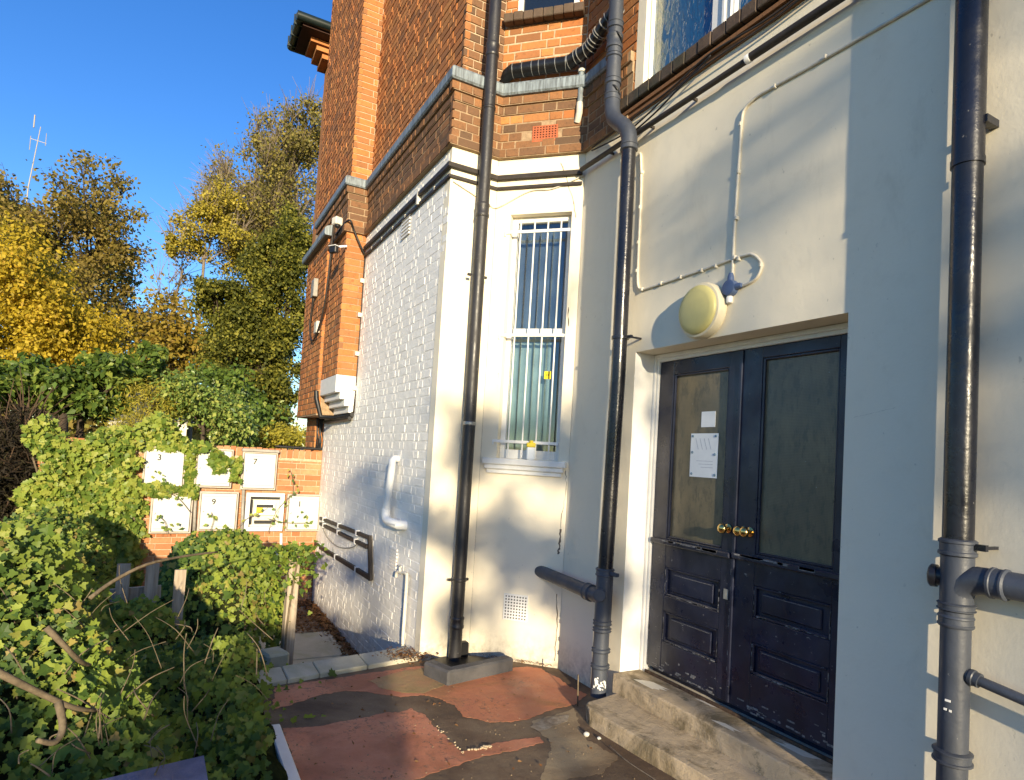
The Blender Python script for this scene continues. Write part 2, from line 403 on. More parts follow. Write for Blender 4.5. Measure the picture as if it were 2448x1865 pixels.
M['gully'] = m_ground('dark_gully_cement', (.075, .075, .080), (.105, .10, .10), (.045, .045, .047), 6, .004)
M['terracotta'] = m_simple('terracotta', (.45, .13, .06), .8, .2, .25, 30, .002)
M['paver'] = m_brick('paver_brick', [(0, (.50, .20, .11)), (1, (.58, .27, .16))], (.42, .16, .09))
def m_wood(name, a, b):
    t = NT(name)
    g = t.noise(40, 5, .6, t.mapv((1, 1, .08)))
    t.col(t.mix(t.ramp(g, [(.35, 0.0), (.68, 1.0)]), a, b)).rough(.9, .15).bump(g, .004, .8); return t.m
M['wood_grey'] = m_wood('weathered_wood', (.46, .38, .29), (.25, .195, .14))
M['wood_dark'] = m_wood('dark_wood', (.11, .07, .045), (.05, .033, .022))
M['plank'] = m_ground('purple_grey_felt', (.20, .18, .245), (.26, .235, .30), (.13, .12, .17), 9, .008)
M['bark'] = m_simple('bark', (.085, .065, .048), .95, .1, .5, 25, .01)
M['bark_pale'] = m_simple('pale_bark', (.24, .19, .14), .95, .1, .5, 25, .006)
M['stem'] = m_simple('ivy_stem', (.20, .155, .10), .9, .1, .5, 30, .002)
def m_leaf(name, stops, trans=.35, rough=.45, var=.3):
    t = NT(name); tn = t.tone()
    c = t.ramp(tn, stops)
    c = t.mix(t.ramp(t.noise(3.0, 3), [(.35, 0.0), (.65, var)]), c, stops[0][1])
    t.col(c).rough(rough, .22)
    tl = t.n('BsdfTranslucent'); mx = t.n('MixShader'); mx.inputs[0].default_value = trans
    t.L.new(t.mix(.5, c, (.25, .27, .02), 'ADD'), tl.inputs[0]); out = t.N['Material Output']
    t.L.new(t.b.outputs[0], mx.inputs[1]); t.L.new(tl.outputs[0], mx.inputs[2]); t.L.new(mx.outputs[0], out.inputs[0])
    return t.m
M['ivy'] = m_leaf('ivy_leaf', [(0, (.042, .080, .016)), (.3, (.095, .155, .024)), (.65, (.19, .255, .036)), (.93, (.29, .34, .05)), (.97, (.34, .31, .06)), (1, (.30, .19, .07))], .25, .5, .45)
M['ivy_wall'] = m_leaf('bright_ivy_leaf', [(0, (.085, .140, .024)), (.4, (.18, .25, .04)), (.8, (.28, .335, .055)), (1, (.38, .38, .08))], .28, .42)
M['laurel'] = m_leaf('laurel_leaf', [(0, (.050, .085, .018)), (.4, (.11, .175, .03)), (.8, (.19, .25, .045)), (1, (.27, .31, .06))], .25, .38)
M['yew'] = m_leaf('yew_leaf', [(0, (.050, .058, .010)), (.4, (.12, .125, .018)), (.8, (.20, .195, .028)), (1, (.29, .26, .04))], .25, .6)
M['golden'] = m_leaf('golden_leaf', [(0, (0.221, 0.207, 0.028)), (.5, (0.359, 0.317, 0.041)), (1, (0.455, 0.373, 0.055))], .3, .5)
M['yellow_leaf'] = m_leaf('autumn_yellow_leaf', [(0, (.22, .17, .02)), (.35, (.40, .30, .025)), (.7, (.56, .41, .035)), (.9, (.48, .30, .03)), (1, (.26, .25, .04))], .35, .55)
M['brown_leaf'] = m_leaf('autumn_brown_leaf', [(0, (0.137, 0.100, 0.029)), (.4, (0.241, 0.177, 0.040)), (.75, (0.322, 0.250, 0.048)), (1, (0.193, 0.193, 0.040))], .3, .6)
M['olive_leaf'] = m_leaf('olive_autumn_leaf', [(0, (.14, .115, .035)), (.5, (.24, .20, .05)), (.85, (.33, .27, .06)), (1, (.20, .19, .05))], .3, .6)
M['olive_yellow'] = m_leaf('yellow_olive_leaf', [(0, (.22, .19, .03)), (.5, (.36, .30, .04)), (1, (.48, .37, .05))], .3, .6)
M['orange_leaf'] = m_leaf('autumn_orange_leaf', [(0, (.19, .12, .02)), (.5, (.29, .20, .03)), (1, (.34, .27, .04))], .3, .6)
M['holly'] = m_leaf('holly_leaf', [(0, (0.073, 0.126, 0.034)), (.5, (0.171, 0.252, 0.053)), (1, (0.437, 0.441, 0.105))], .22, .35)
M['dead_leaf'] = m_leaf('fallen_leaf', [(0, (.13, .055, .022)), (.5, (.24, .115, .045)), (1, (.32, .18, .08))], .1, .8)
M['hedge_shade'] = m_leaf('shade_toned_hedge_leaf', [(0, (.016, .013, .008)), (.6, (.035, .024, .014)), (1, (.05, .045, .016))], .1, .8)  # shade over the hedge is put into these dark leaf colours
M['core'] = m_simple('painted_gap_shade', (.030, .036, .014), 1, 0, .5, 12, .02)  # near-black green paints the shade seen between ivy leaves
M['roof_tile'] = m_simple('pink_roof_tile', (.42, .24, .18), .85, .2, .25, 8, .005)
M['soffit'] = m_simple('dark_soffit', (.055, .022, .016), .7, .3, .4, 10, 0)
M['gutter'] = m_simple('green_black_gutter', (.012, .022, .021), .35, .5, .3, 10, 0)
M['tile_sill'] = m_ground('brown_tile_sill', (.085, .058, .040), (.12, .082, .055), (.05, .048, .03), 9, .004)

#@@SPLIT
# ------------------------------------------------------------------ the house: wall frames
HOUSE = thing('apartment_house', 'red brick house with cream rendered ground floor, barred bay window and black double doors', 'house', (4.13, -2.75, 0))
FD = Fr(0, -2.75, 0)                        # door wall, u = X
R2 = math.sqrt(.5)
FB = Fr(4.13, -2.75, math.pi/4)             # canted window wall
LB = .7354
FR = Fr(4.65, -2.23, math.pi/2)             # short return
LR = .42
FW = Fr(4.65, -1.81, 0)                     # white painted brick wall
FPR = Fr(7.2, -1.81, math.pi/2)             # pier return, lower
FP = Fr(7.2, -1.58, 0)                      # pier front, lower
FBu = Fr(4.214, -2.75, math.pi/4); LBu = .7155
FRu = Fr(4.72, -2.244, math.pi/2); LRu = .364
FWu = Fr(4.72, -1.88, 0)
FPRu = Fr(7.45, -1.88, math.pi/2)
FPu = Fr(7.45, -1.64, 0)
ZB = 4.09                                   # paint / brick boundary

def wall_face(mb, fr, u0, u1, z0, z1, openings, depth):
    us = sorted({u0, u1, *[o[0] for o in openings], *[o[1] for o in openings]})
    zs = sorted({z0, z1, *[o[2] for o in openings], *[o[3] for o in openings]})
    idx = {}
    def v(u, d, z):
        k = (round(u, 5), round(d, 5), round(z, 5))
        if k not in idx: idx[k] = len(mb.v); mb.v.append(tuple(fr.pt(u, d, z))); mb.tone.append(0)
        return idx[k]
    inside = lambda u, z: any(o[0] < u < o[1] and o[2] < z < o[3] for o in openings)
    for i in range(len(us)-1):
        for j in range(len(zs)-1):
            if inside((us[i]+us[i+1])/2, (zs[j]+zs[j+1])/2): continue
            a, b, c, e = us[i], us[i+1], zs[j], zs[j+1]
            mb.f.append((v(a, 0, c), v(b, 0, c), v(b, 0, e), v(a, 0, e)))
            mb.f.append((v(a, -depth, c), v(a, -depth, e), v(b, -depth, e), v(b, -depth, c)))
    for a, b, c, e in openings:
        for (p, q) in (((a, c), (b, c)), ((b, c), (b, e)), ((b, e), (a, e)), ((a, e), (a, c))):
            mb.f.append((v(p[0], 0, p[1]), v(q[0], 0, q[1]), v(q[0], -depth, q[1]), v(p[0], -depth, p[1])))
    for (p, q) in (((u0, z0), (u1, z0)), ((u1, z0), (u1, z1)), ((u1, z1), (u0, z1)), ((u0, z1), (u0, z0))):
        mb.f.append((v(p[0], 0, p[1]), v(p[0], -depth, p[1]), v(q[0], -depth, q[1]), v(q[0], 0, q[1])))

DX0, DX1, DZ0, DZ1 = 1.837, 3.38, .215, 2.38          # door opening
mb = MB(); wall_face(mb, FD, -3.0, 3.541, -.3, 5.9, [(DX0, DX1, DZ0, DZ1), (1.2, 3.45, 4.24, 5.7)], .32)
mb.box(FD, 3.542, 4.127, -.3, 0.0, -.3, ZB)
mb.build('door_wall', M['cream'], HOUSE)
BW = (.085, .60, 1.60, 3.615)                          # barred window opening in FB
mb = MB(); wall_face(mb, FB, .0, LB, -.3, ZB, [BW], .14); mb.build('bay_wall', M['cream'], HOUSE)
mb = MB(); mb.box(FR, .002, LR, -.12, 0, -.6, ZB); mb.build('return_wall', M['cream'], HOUSE)
# narrow smooth render band down the corner of the painted brick wall
mb = MB(); mb.box(FW, -.004, .115, -.08, .004, -.55, 3.15)
mb.build('corner_band', M['cream'], HOUSE)

# --- bricks
BR = []                                                # (frame, u0,u1,d,z0,z1,tone, matkey)
def lay(fr, u0, u1, z0, z1, d=0.0, mat='brick', bond='flemish', off=0, jit=.002, dfun=None, course=.075, j=.010, holes=()):
    z = z0; k = off
    while z < z1-.02:
        h = min(course-j, z1-z)
        u = u0-(.056 if k % 2 else 0.0)-random.uniform(0, .01)
        i = k
        while u < u1:
            w = (.215 if (i % 2 == 0) else .1025) if bond == 'flemish' else (.215 if bond == 'stretcher' else .1025)
            a, b = max(u, u0), min(u+w, u1)
            if b-a > .02:
                ok = not any(hu0 < (a+b)/2 < hu1 and hz0 < z+h/2 < hz1 for hu0, hu1, hz0, hz1 in holes)
                dd = (dfun(k) if dfun else d)+random.uniform(-jit, jit)
                if ok: BR.append((fr, a, b, dd, z, z+h, random.random(), mat))
            u += w+j; i += 1
        z += course; k += 1

def brick_geo(mb, fr, u0, u1, d, z0, z1, tone, deep=.05, r=.004, jit=.0015):
    q = lambda: random.uniform(-jit, jit)
    vs = []
    for (dd, i) in ((d-deep, 0), (d-r, 0), (d, r)):
        for (u, z) in ((u0+i, z0+i), (u1-i, z0+i), (u1-i, z1-i), (u0+i, z1-i)):
            vs.append(fr.pt(u+q(), dd+(q() if dd == d else 0), z+q()))
    fs = [(8, 9, 10, 11)]
    for b in (0, 4):
        for k in range(4): fs.append((b+k, b+(k+1) % 4, b+4+(k+1) % 4, b+4+k))
    mb.add(vs, fs, tone)

# lower brick band under the coping: (z offset course -> projection)
BAND = [.042, .016, .008, .008, .008, .020, .040]
def band(fr, u0, u1, mat):
    for k, d in enumerate(BAND):
        z = ZB+k*.075
        lay(fr, u0-(.03 if k in (0, 6) else 0), u1+(.03 if k in (0, 6) else 0), z, z+.0655, d, mat, 'stretcher' if k in (0,) else ('header' if k == 6 else 'flemish'), off=k)
airbrick_u, airbrick_z = FB.px(1303, 319, .01)
band(FD, 3.62, 4.10, 'brick_dark')
for k, d in enumerate(BAND):
    z = ZB+k*.075
    hol = [(airbrick_u-.12, airbrick_u+.12, airbrick_z-.075, airbrick_z+.075)]
    lay(FB, -.01 if k else .0, LB+.01, z, z+.066, d, 'brick_dark' if k in (0, 5, 6) else ('brick_dark' if random.random() < .3 else 'brick'), 'flemish', off=k, holes=hol)
band(FR, -.01, LR+.02, 'brick_dark')
band(FW, .0, 2.55, 'brick_dark')
band(FPR, .0, .24, 'brick_dark')
band(FP, .0, 1.7, 'brick_dark')
ZU = 4.76
lay(FD, 3.545, 4.20, 4.09+7*.075, 5.75, .0, 'brick', off=1)
lay(FD, 3.545, 3.66, 4.09, 4.09+7*.075, .0, 'brick', off=0)
lay(FBu, .0, LBu, ZU, 5.30, .0, 'brick', off=0, j=.012)
lay(FBu, .0, .07, 5.30, 6.6, .0, 'brick'); lay(FBu, LBu-.10, LBu, 5.30, 6.6, .0, 'brick', bond='header')
lay(FRu, .0, LRu, ZU, 7.4, .0, 'brick_dark', off=0)
lay(FWu, .0, 2.73, ZU, 9.0, .0, 'brick', off=1, jit=.0022, j=.011)
lay(FPRu, .0, .24, ZU, 9.4, .0, 'brick', off=0)
lay(FPu, .0, 2.12, ZU, 9.4, .0, 'brick', off=1, jit=.0022, j=.011)
# pier below the coping
lay(FPR, .0, .23, 2.44, ZB, .0, 'brick', off=0)
lay(FP, .0, .85, 2.44, ZB, .0, 'brick', off=1)
PFAR = Fr(8.05, -1.545, 0)                  # slightly prouder far part, with its own lower coping
lay(PFAR, .0, 1.36, 2.02, 4.26, .0, 'brick', off=1)
LOWF = Fr(8.80, -1.70, 0)
lay(LOWF, .0, .66, -.5, 2.0, .0, 'brick', off=0)
lay(Fr(8.80, -1.83, math.pi/2), .0, .128, 1.3, 2.0, .0, 'brick', bond='header')

def px_size(b):
    fr, u0, u1, d, z0, z1, t, m = b
    p = [proj(fr.pt(u, d, z)) for u, z in ((u0, z0), (u1, z0), (u1, z1), (u0, z1))]
    if min(q[2] for q in p) < .3: return 0
    cx, cy = sum(q[0] for q in p)/4, sum(q[1] for q in p)/4
    if not (0 < cx < 2448 and 0 < cy < 1865): return 0
    a = 0
    for i in range(4):
        a += p[i][0]*p[(i+1) % 4][1]-p[(i+1) % 4][0]*p[i][1]
    return abs(a)/2
BR.sort(key=px_size, reverse=True)
UNIT = {}
def unit_brick(kind, mat):
    if (kind, mat) in UNIT: return UNIT[(kind, mat)]
    w = .215 if kind == 's' else .1025
    m = MB(); brick_geo(m, WORLD, -w/2, w/2, 0, 0, .065, 0, .05, .004, .0022)
    me = D.meshes.new('brick'); me.from_pydata(m.v, [], m.f); me.materials.append(M[mat]); UNIT[(kind, mat)] = me; return me
for i, (fr, u0, u1, d, z0, z1, t, mk) in enumerate(BR[:290]):
    kind = 's' if u1-u0 > .13 else 'h'
    o = D.objects.new('brick', unit_brick(kind, mk)); w = .215 if kind == 's' else .1025
    o.location = fr.pt((u0+u1)/2, d, z0)-BASE[HOUSE.name]
    o.rotation_euler = (random.uniform(-.006, .006), random.uniform(-.004, .004), fr.a+random.uniform(-.006, .006))
    o.scale = ((u1-u0)/w, 1, (z1-z0)/.065); link(o, HOUSE)
for mk in ('brick', 'brick_dark'):
    m = MB()
    for b in BR[290:]:
        if b[7] == mk: brick_geo(m, *b[:6], b[6]+.001)
    tag(m.build('brickwork', M[mk], HOUSE), kind='stuff')
# mortar bodies behind the bricks
LOWPATH = [(3.56, -2.75), (4.13, -2.75), (4.65, -2.23), (4.65, -1.81), (7.2, -1.81), (7.2, -1.58), (8.05, -1.58), (8.05, -1.545), (9.40, -1.545)]
UPPATH = [(3.55, -2.75), (4.214, -2.75), (4.72, -2.244), (4.72, -1.88), (7.45, -1.88), (7.45, -1.64), (9.58, -1.64)]
prof = [(-.10, ZB-.004)]
for k, d in enumerate(BAND):
    prof += [(d-.0045, ZB-.004+k*.075), (d-.0045, ZB-.006+(k+1)*.075)]
prof += [(-.10, ZB-.006+7*.075)]
m = MB(); m.sweep(LOWPATH[:7], prof)
m.box(FPR, -.05, .224, -.5, -.007, 2.43, ZB-.005); m.box(FP, .013, .85, -.3, -.0075, 2.43, ZB-.006)
m.box(PFAR, .007, 1.37, -.3, -.007, 2.0, 4.27); m.box(LOWF, .007, .67, -.3, -.007, -.6, 1.998)
m.build('mortar_band', M['mortar_dark'], HOUSE)
m = MB()
m.box(FBu, -.05, LBu, -.1, -.0045, ZU-.3, 5.31); m.box(FBu, -.05, .066, -.1, -.008, 5.311, 6.6); m.box(FBu, LBu-.096, LBu-.01, -.1, -.008, 5.311, 6.6)
m.box(FRu, -.05, LRu-.008, -.3, -.008, ZU-.3, 9.0); m.box(FWu, .03, 2.8, -.3, -.008, ZU-.3, 9.0)
m.box(FPRu, -.05, .232, -2.1, -.008, ZU-.3, 9.4); m.box(FPu, .009, 2.11, -.2, -.0085, ZU-.3, 9.4)
m.box(FD, 3.55, 4.19, -.2, -.008, ZB, 5.75)
m.build('mortar_bed', M['mortar'], HOUSE)
# lead coping
def coping(path, z, over, back, nm='coping'):
    m = MB(); m.sweep(path, [(back, z-.01), (over, z-.01), (over+.012, z+.004), (over+.012, z+.075), (over-.006, z+.098), (back, z+.16)])
    return m.build(nm, M['lead'], HOUSE)
coping([(3.76, -2.75), (4.13, -2.75), (4.389, -2.491)], ZB+7*.075+.003, .058, -.09).location.z -= 0
coping([(4.391, -2.489)]+LOWPATH[2:4]+[(5.9, -1.81)], ZB+7*.075+.003, .058, -.09)
coping([(5.903, -1.81), (7.2, -1.81), (7.2, -1.58), (8.9, -1.58)], ZB+7*.075+.003, .058, -.09)
coping([(7.95, -1.545), (9.50, -1.545)], 4.262, .058, -.09)
# white painted brickwork, in relief
m = MB(); BRs = BR; BR = []
lay(FW, .118, 4.12, -.55, ZB-.02, .0, 'w', off=0, jit=.0012, j=.006)
lay(FW, .0, .116, 3.16, ZB-.02, .0, 'w', bond='header', jit=.002, j=.008)
for b in BR: brick_geo(m, *b[:6], 0, .03, .006, .0016)
BR = BRs
tag(m.build('painted_brickwork', M['whitebrick'], HOUSE), kind='stuff')
m = MB(); m.box(FW, .005, 4.15, -.2, -.0018, -.62, ZB-.003); m.build('painted_wall', M['whitebrick'], HOUSE)
# painted strip above (smooth band under the brick)
# corbelled foot of the pier
for k in range(4):
    m = MB(); z1 = 2.437-k*.105; dd = .23-k*.056
    m.box(Fr(7.2, -1.81, 0), .0+k*.004, .86, -.05, dd, z1-.104 if k else 2.24, z1 if k == 0 else z1, .004)
    if k == 0: m.build('corbel_course', M['white_paint'], HOUSE)
    else:
        z1 = 2.24-(k-1)*.075; m = MB(); m.box(Fr(7.2, -1.81, 0), .0+k*.004, .86-k*.03, -.05, dd, z1-.075, z1-.001, .004)
        m.build('corbel_course', M['white_paint'], HOUSE)
# smooth painted band + cracks in the render
def crack(fr, pts, w, d=.0015):
    m = MB(); P = []
    for i in range(len(pts)-1):
        a, b = pts[i], pts[i+1]; n = 6
        for k in range(n):
            t = k/n; P.append((a[0]+(b[0]-a[0])*t+random.uniform(-.006, .006), a[1]+(b[1]-a[1])*t))
    P.append(pts[-1]); vs = []; fs = []
    for i, (u, z) in enumerate(P):
        ww = w*random.uniform(.3, 1.2); vs += [fr.pt(u-ww/2, d, z), fr.pt(u+ww/2, d, z)]
        if i: fs.append((2*i-2, 2*i-1, 2*i+1, 2*i))
    m.add(vs, fs); m.build('crack', M['crack'], HOUSE)
crack(FB, [FB.px(1340, 390), FB.px(1352, 420), FB.px(1368, 470), FB.px(1376, 520)], .006)
crack(FB, [FB.px(1352, 1125), FB.px(1354, 1170), FB.px(1344, 1230), FB.px(1338, 1280)], .005)
crack(FB, [FB.px(1340, 1265), FB.px(1338, 1300), FB.px(1334, 1325)], .016)
crack(FB, [FB.px(1330, 1420), FB.px(1333, 1480), FB.px(1326, 1580)], .008)
crack(FB, [FB.px(1358, 735), FB.px(1359, 780)], .009)
crack(FR, [FR.px(1135, 1480), FR.px(1137, 1530)], .006)
crack(FD, [FD.px(2040, 998), FD.px(2100, 985), FD.px(2140, 975)], .003)
# plastic air vent low on the bay wall + terracotta air brick in the band
def vent(fr, uc, zc, w, h, nx, nz, mat, dark, parent, name, d=.0, hole=.5):
    m = MB(); m.box(fr, uc-w/2, uc+w/2, d, d+.003, zc-h/2, zc+h/2)
    px_, pz = w/(nx+.6), h/(nz+.6)
    x0, z0 = uc-px_*(nx-1)/2, zc-pz*(nz-1)/2
    for i in range(nx+1):
        u = x0+px_*(i-.5); a = px_*(1-hole)/2; m.box(fr, max(u-a, uc-w/2), min(u+a, uc+w/2), d+.0032, d+.010, zc-h/2, zc+h/2)
    for k in range(nz+1):
        z = z0+pz*(k-.5); a = pz*(1-hole)/2; m.box(fr, uc-w/2, uc+w/2, d+.0034, d+.0102, max(z-a, zc-h/2), min(z+a, zc+h/2))
    o = m.build(name, mat, parent)
    m = MB(); m.box(fr, uc-w/2+.004, uc+w/2-.004, d+.0031, d+.0045, zc-h/2+.004, zc+h/2-.004); m.build('vent_hole', dark, o)
    return o
u, z = FB.px(1232, 1453, .01)
vent(FB, u, z, .20, .205, 8, 8, M['white_paint'], M['black'], HOUSE, 'air_vent', hole=.52)
vent(FB, airbrick_u, airbrick_z, .215, .135, 8, 6, M['terracotta'], M['black'], HOUSE, 'air_brick', d=.004, hole=.5)
u, z = FW.px(942, 1333, .0)
m = MB()
for k in range(7): m.box(FW, u-.10, u+.10, .004, .014, z-.11+k*.03, z-.094+k*.03)
m.build('air_vent', M['whitebrick'], HOUSE)
u, z = FW.px(972, 542, .0)
m = MB()
for k in range(6): m.box(FW, u-.12, u+.12, .004, .016, z-.10+k*.035, z-.084+k*.035)
m.build('air_vent', M['whitebrick'], HOUSE)

# eaves of the block behind, poking out past the facade
m = MB(); ez = 8.12
m.box(WORLD, 9.98, 10.72, -2.7, -1.30, ez-.03, ez+.12); m.build('eaves_soffit', M['soffit'], HOUSE)
m = MB(); m.tube([(9.93, -1.25, ez+.06), (10.80, -1.25, ez+.06)], .07, 12); m.tube([(9.93, -1.20, ez+.06), (9.93, -2.6, ez+.06)], .07, 12)
m.box(WORLD, 10.72, 10.78, -2.6, -1.25, ez-.02, ez+.12)
for x in (10.05, 10.35, 10.65): m.box(WORLD, x-.012, x+.012, -1.345, -1.172, ez-.018, ez+.138)
m.build('gutter', M['gutter'], HOUSE, True, auto=40)
for k in range(3):
    m = MB(); m.box(WORLD, 10.18+k*.03, 10.66, -2.7, -1.46-k*.10, ez-.10-k*.09, ez-.033-k*.09); m.build('eaves_corbel', M['brick'], HOUSE)
m = MB(); m.box(WORLD, 10.30, 10.60, -2.7, -1.78, 3.0, ez-.31); m.build('rear_wall', M['brick'], HOUSE)

# ------------------------------------------------------------------ double door
YD = -2.94; FDo = Fr(0, YD, 0)
m = MB(); m.box(FDo, 3.338, DX1-.002, -.02, .012, DZ0, 2.378, .003); m.box(FDo, 3.356, DX1-.002, .0125, .028, DZ0, 2.378, .003)
m.box(FDo, 1.84, 3.337, -.02, .012, 2.328, 2.378, .003); m.box(FDo, 1.84, 3.355, .0125, .03, 2.35, 2.3775, .003)
m.build('door_frame', M['white_paint'], HOUSE)
m = MB(); m.box(FD, 3.379, 3.381, -.3, -.001, .2, 2.38); m.build('jamb_lining', M['white_paint'], HOUSE)
def leaf(u0, u1, gl, pans, knobs, plate):
    z0, z1 = .262, 2.326
    gu0, gu1, gz0, gz1 = gl
    o = MB(); b = .003
    o.box(FDo, u0, gu0, -.045, 0, z0, z1, b); o.box(FDo, gu1, u1, -.045, 0, z0, z1, b)
    o.box(FDo, gu0, gu1, -.045, -.001, gz1, z1, b); o.box(FDo, gu0, gu1, -.045, -.001, pans[0][3], gz0, b)
    o.box(FDo, gu0, gu1, -.045, -.001, pans[1][3], pans[0][2], b); o.box(FDo, gu0, gu1, -.045, -.001, z0, pans[1][2], b)
    d = o.build('door', M['door'], HOUSE)
    g = MB(); g.box(FDo, gu0, gu1, -.032, -.024, gz0, gz1); g.build('glass_pane', M['door_glass'], d)
    g = MB(); s = .014
    for a in ((gu0, gu0+s, gz0, gz1), (gu1-s, gu1, gz0, gz1), (gu0+s, gu1-s, gz1-s, gz1), (gu0+s, gu1-s, gz0, gz0+s)): g.box(FDo, a[0], a[1], -.024, -.006, a[2], a[3], .004)
    g.build('glazing_bead', M['door'], d)
    g = MB(); g.box(FDo, u0+.004, u1-.004, -.002, .028, gz0-.045, gz0-.012, .006); g.build('weather_bar', M['door'], d)
    g = MB()
    for k in range(9):
        a = u0+.02+random.random()*(u1-u0-.16); g.box(FDo, a, a+random.uniform(.03, .13), .0275, .0288, gz0-.030+random.uniform(-.002, .008), gz0-.014)
    g.build('scuff', M['door_chip'], d).__setitem__('kind', 'stuff')
    for (pu0, pu1, pz0, pz1) in pans:
        g = MB(); g.box(FDo, gu0, gu1, -.04, -.022, pz0, pz1)
        g.box(FDo, pu0+.06, pu1-.06, -.0225, -.010, pz0+.035, pz1-.035, .008); g.build('panel', M['door'], d)
        g = MB(); s = .016
        for a in ((gu0, gu0+s, pz0, pz1), (gu1-s, gu1, pz0, pz1), (gu0+s, gu1-s, pz1-s, pz1), (gu0+s, gu1-s, pz0, pz0+s)): g.box(FDo, a[0], a[1], -.0222, -.003, a[2], a[3], .005)
        g.build('moulding', M['door'], d)
        g = MB()
        for k in range(16):
            w_ = random.uniform(.008, .05); a = gu0+.01+random.random()*(gu1-gu0-.07); g.box(FDo, a, a+w_, -.0026, -.0018, pz0+random.uniform(.002, .006), pz0+random.uniform(.007, .013))
        for k in range(7):
            a = pz0+random.random()*(pz1-pz0-.05); g.box(FDo, gu0+.003, gu0+random.uniform(.006, .010), -.0026, -.0016, a, a+random.uniform(.01, .05))
            a = pz0+random.random()*(pz1-pz0-.05); g.box(FDo, gu1-random.uniform(.006, .010), gu1-.003, -.0026, -.0016, a, a+random.uniform(.01, .05))
        # thin worn line along the raised field's upper arris
        g.box(FDo, pu0+.075, pu1-.075, -.0095, -.0088, pz1-.045, pz1-.0425)
        g.build('scuff', M['door_chip'], d).__setitem__('kind', 'stuff')
    g = MB()
    for k in range(26):
        a = u0+.01+random.random()*(u1-u0-.08); zz = z0+abs(random.gauss(0, .035)); g.box(FDo, a, a+random.uniform(.006, .05), .0005, .0012, zz, zz+random.uniform(.003, .012))
    for k in range(14):
        zz = z0+random.random()*.75; e_ = u0 if k % 2 else u1; g.box(FDo, e_-.010 if e_ == u1 else e_+.003, e_-.003 if e_ == u1 else e_+.010, .0005, .0012, zz, zz+random.uniform(.01, .07))
    g.build('scuff', M['door_chip'], d).__setitem__('kind', 'stuff')
    for (ku, kz) in knobs:
        g = MB(); g.lathe(FDo.pt(ku, 0, kz), FDo.n, [(.026, 0), (.027, .006), (.012, .012), (.011, .03), (.024, .038), (.030, .050), (.029, .062), (.020, .071), (.004, .074)], 24)
        g.build('knob', M['brass'], d, True, auto=50)
    if plate:
        g = MB(); g.box(FDo, plate[0]-.017, plate[0]+.017, .0005, .004, plate[1]-.03, plate[1]+.03, .001); g.box(FDo, plate[0]-.004, plate[0]+.004, .0042, .0048, plate[1]-.012, plate[1]+.012)
        g.build('lock_plate', M['steel'], d)
    return d
DL = leaf(2.634, 3.334, (2.722, 3.20, 1.135, 2.232), [(2.722, 3.20, .755, .945), (2.722, 3.20, .455, .655)], [(2.674, 1.262)], (2.672, .876))
DR = leaf(1.86, 2.628, (2.0, 2.478, 1.142, 2.262), [(2.0, 2.49, .79, .968), (2.0, 2.49, .477, .652)], [(2.556, 1.262), (2.512, 1.262)], None)
m = MB(); m.box(FDo, 2.612, 2.634, .0002, .012, .265, 2.324, .004); m.build('astragal', M['door'], DR)
m = MB(); m.box(FDo, 1.84, 1.858, -.05, .004, DZ0, 2.327); m.box(FDo, 1.84, 3.337, -.3, -.06, .2, 2.37); m.build('door_stop', M['door'], HOUSE)
# papers stuck to the left door's glass
N1 = thing('paper_notice', 'white paper notice with blue corner pins on the left door glass', 'notice', FDo.pt(2.92, -.022, 1.69))
m = MB(); m.box(FDo, 2.804, 3.036, -.0235, -.0215, 1.553, 1.832); m.build('sheet', M['paper'], N1)
for (a, b) in ((2.822, 1.815), (3.018, 1.815), (2.826, 1.70), (3.018, 1.71), (2.82, 1.572), (3.018, 1.572)):
    m = MB(); m.lathe(FDo.pt(a, -.0212, b), FDo.n, [(.009, 0), (.008, .004), (.003, .005)], 12); m.build('pin', M['pin'], N1)
m = MB()
for k in range(4): m.bar(FDo.pt(2.86+k*.036, -.0212, 1.73), FDo.pt(2.885+k*.036, -.0212, 1.80), .004, .0005, FDo.n)
for k in range(3): m.box(FDo, 2.84, 2.98-k*.02, -.0214, -.0211, 1.655-k*.02, 1.658-k*.02)
m.build('handwriting', M['ink'], N1)
tagm = MB(); tagm.box(FDo, 2.836, 2.953, -.0235, -.0215, 1.872, 1.971)
tag(tagm.build('paper_note', M['paper'], None, base=FDo.pt(2.9, -.022, 1.92)), 'small blank square of paper above the pinned notice on the left door', 'paper note')

# ------------------------------------------------------------------ barred window
u0, u1, z0, z1 = BW
WIN = None
FBr = FB
m = MB(); d0, d1 = -.12, -.075; fw = .045
for a in ((u0, u0+fw, z0, z1), (u1-fw, u1, z0, z1), (u0+fw, u1-fw, z1-fw, z1), (u0+fw, u1-fw, z0, z0+.075)): m.box(FB, a[0], a[1], d0, d1, a[2], a[3], .004)
zm = FB.px(1290, 795, -.08)[1]
m.box(FB, u0+fw, u1-fw, d0+.002, d1+.006, zm-.03, zm+.03, .004)
WIN = m.build('window', M['white_paint'], HOUSE)
m = MB(); m.box(FB, u0+fw, u1-fw, -.105, -.100, z0+.075, zm-.03); m.build('pane', M['glass'], WIN)
m = MB(); m.box(FB, u0+fw, u1-fw, -.110, -.105, zm+.03, z1-fw); m.build('pane', M['glass'], WIN)
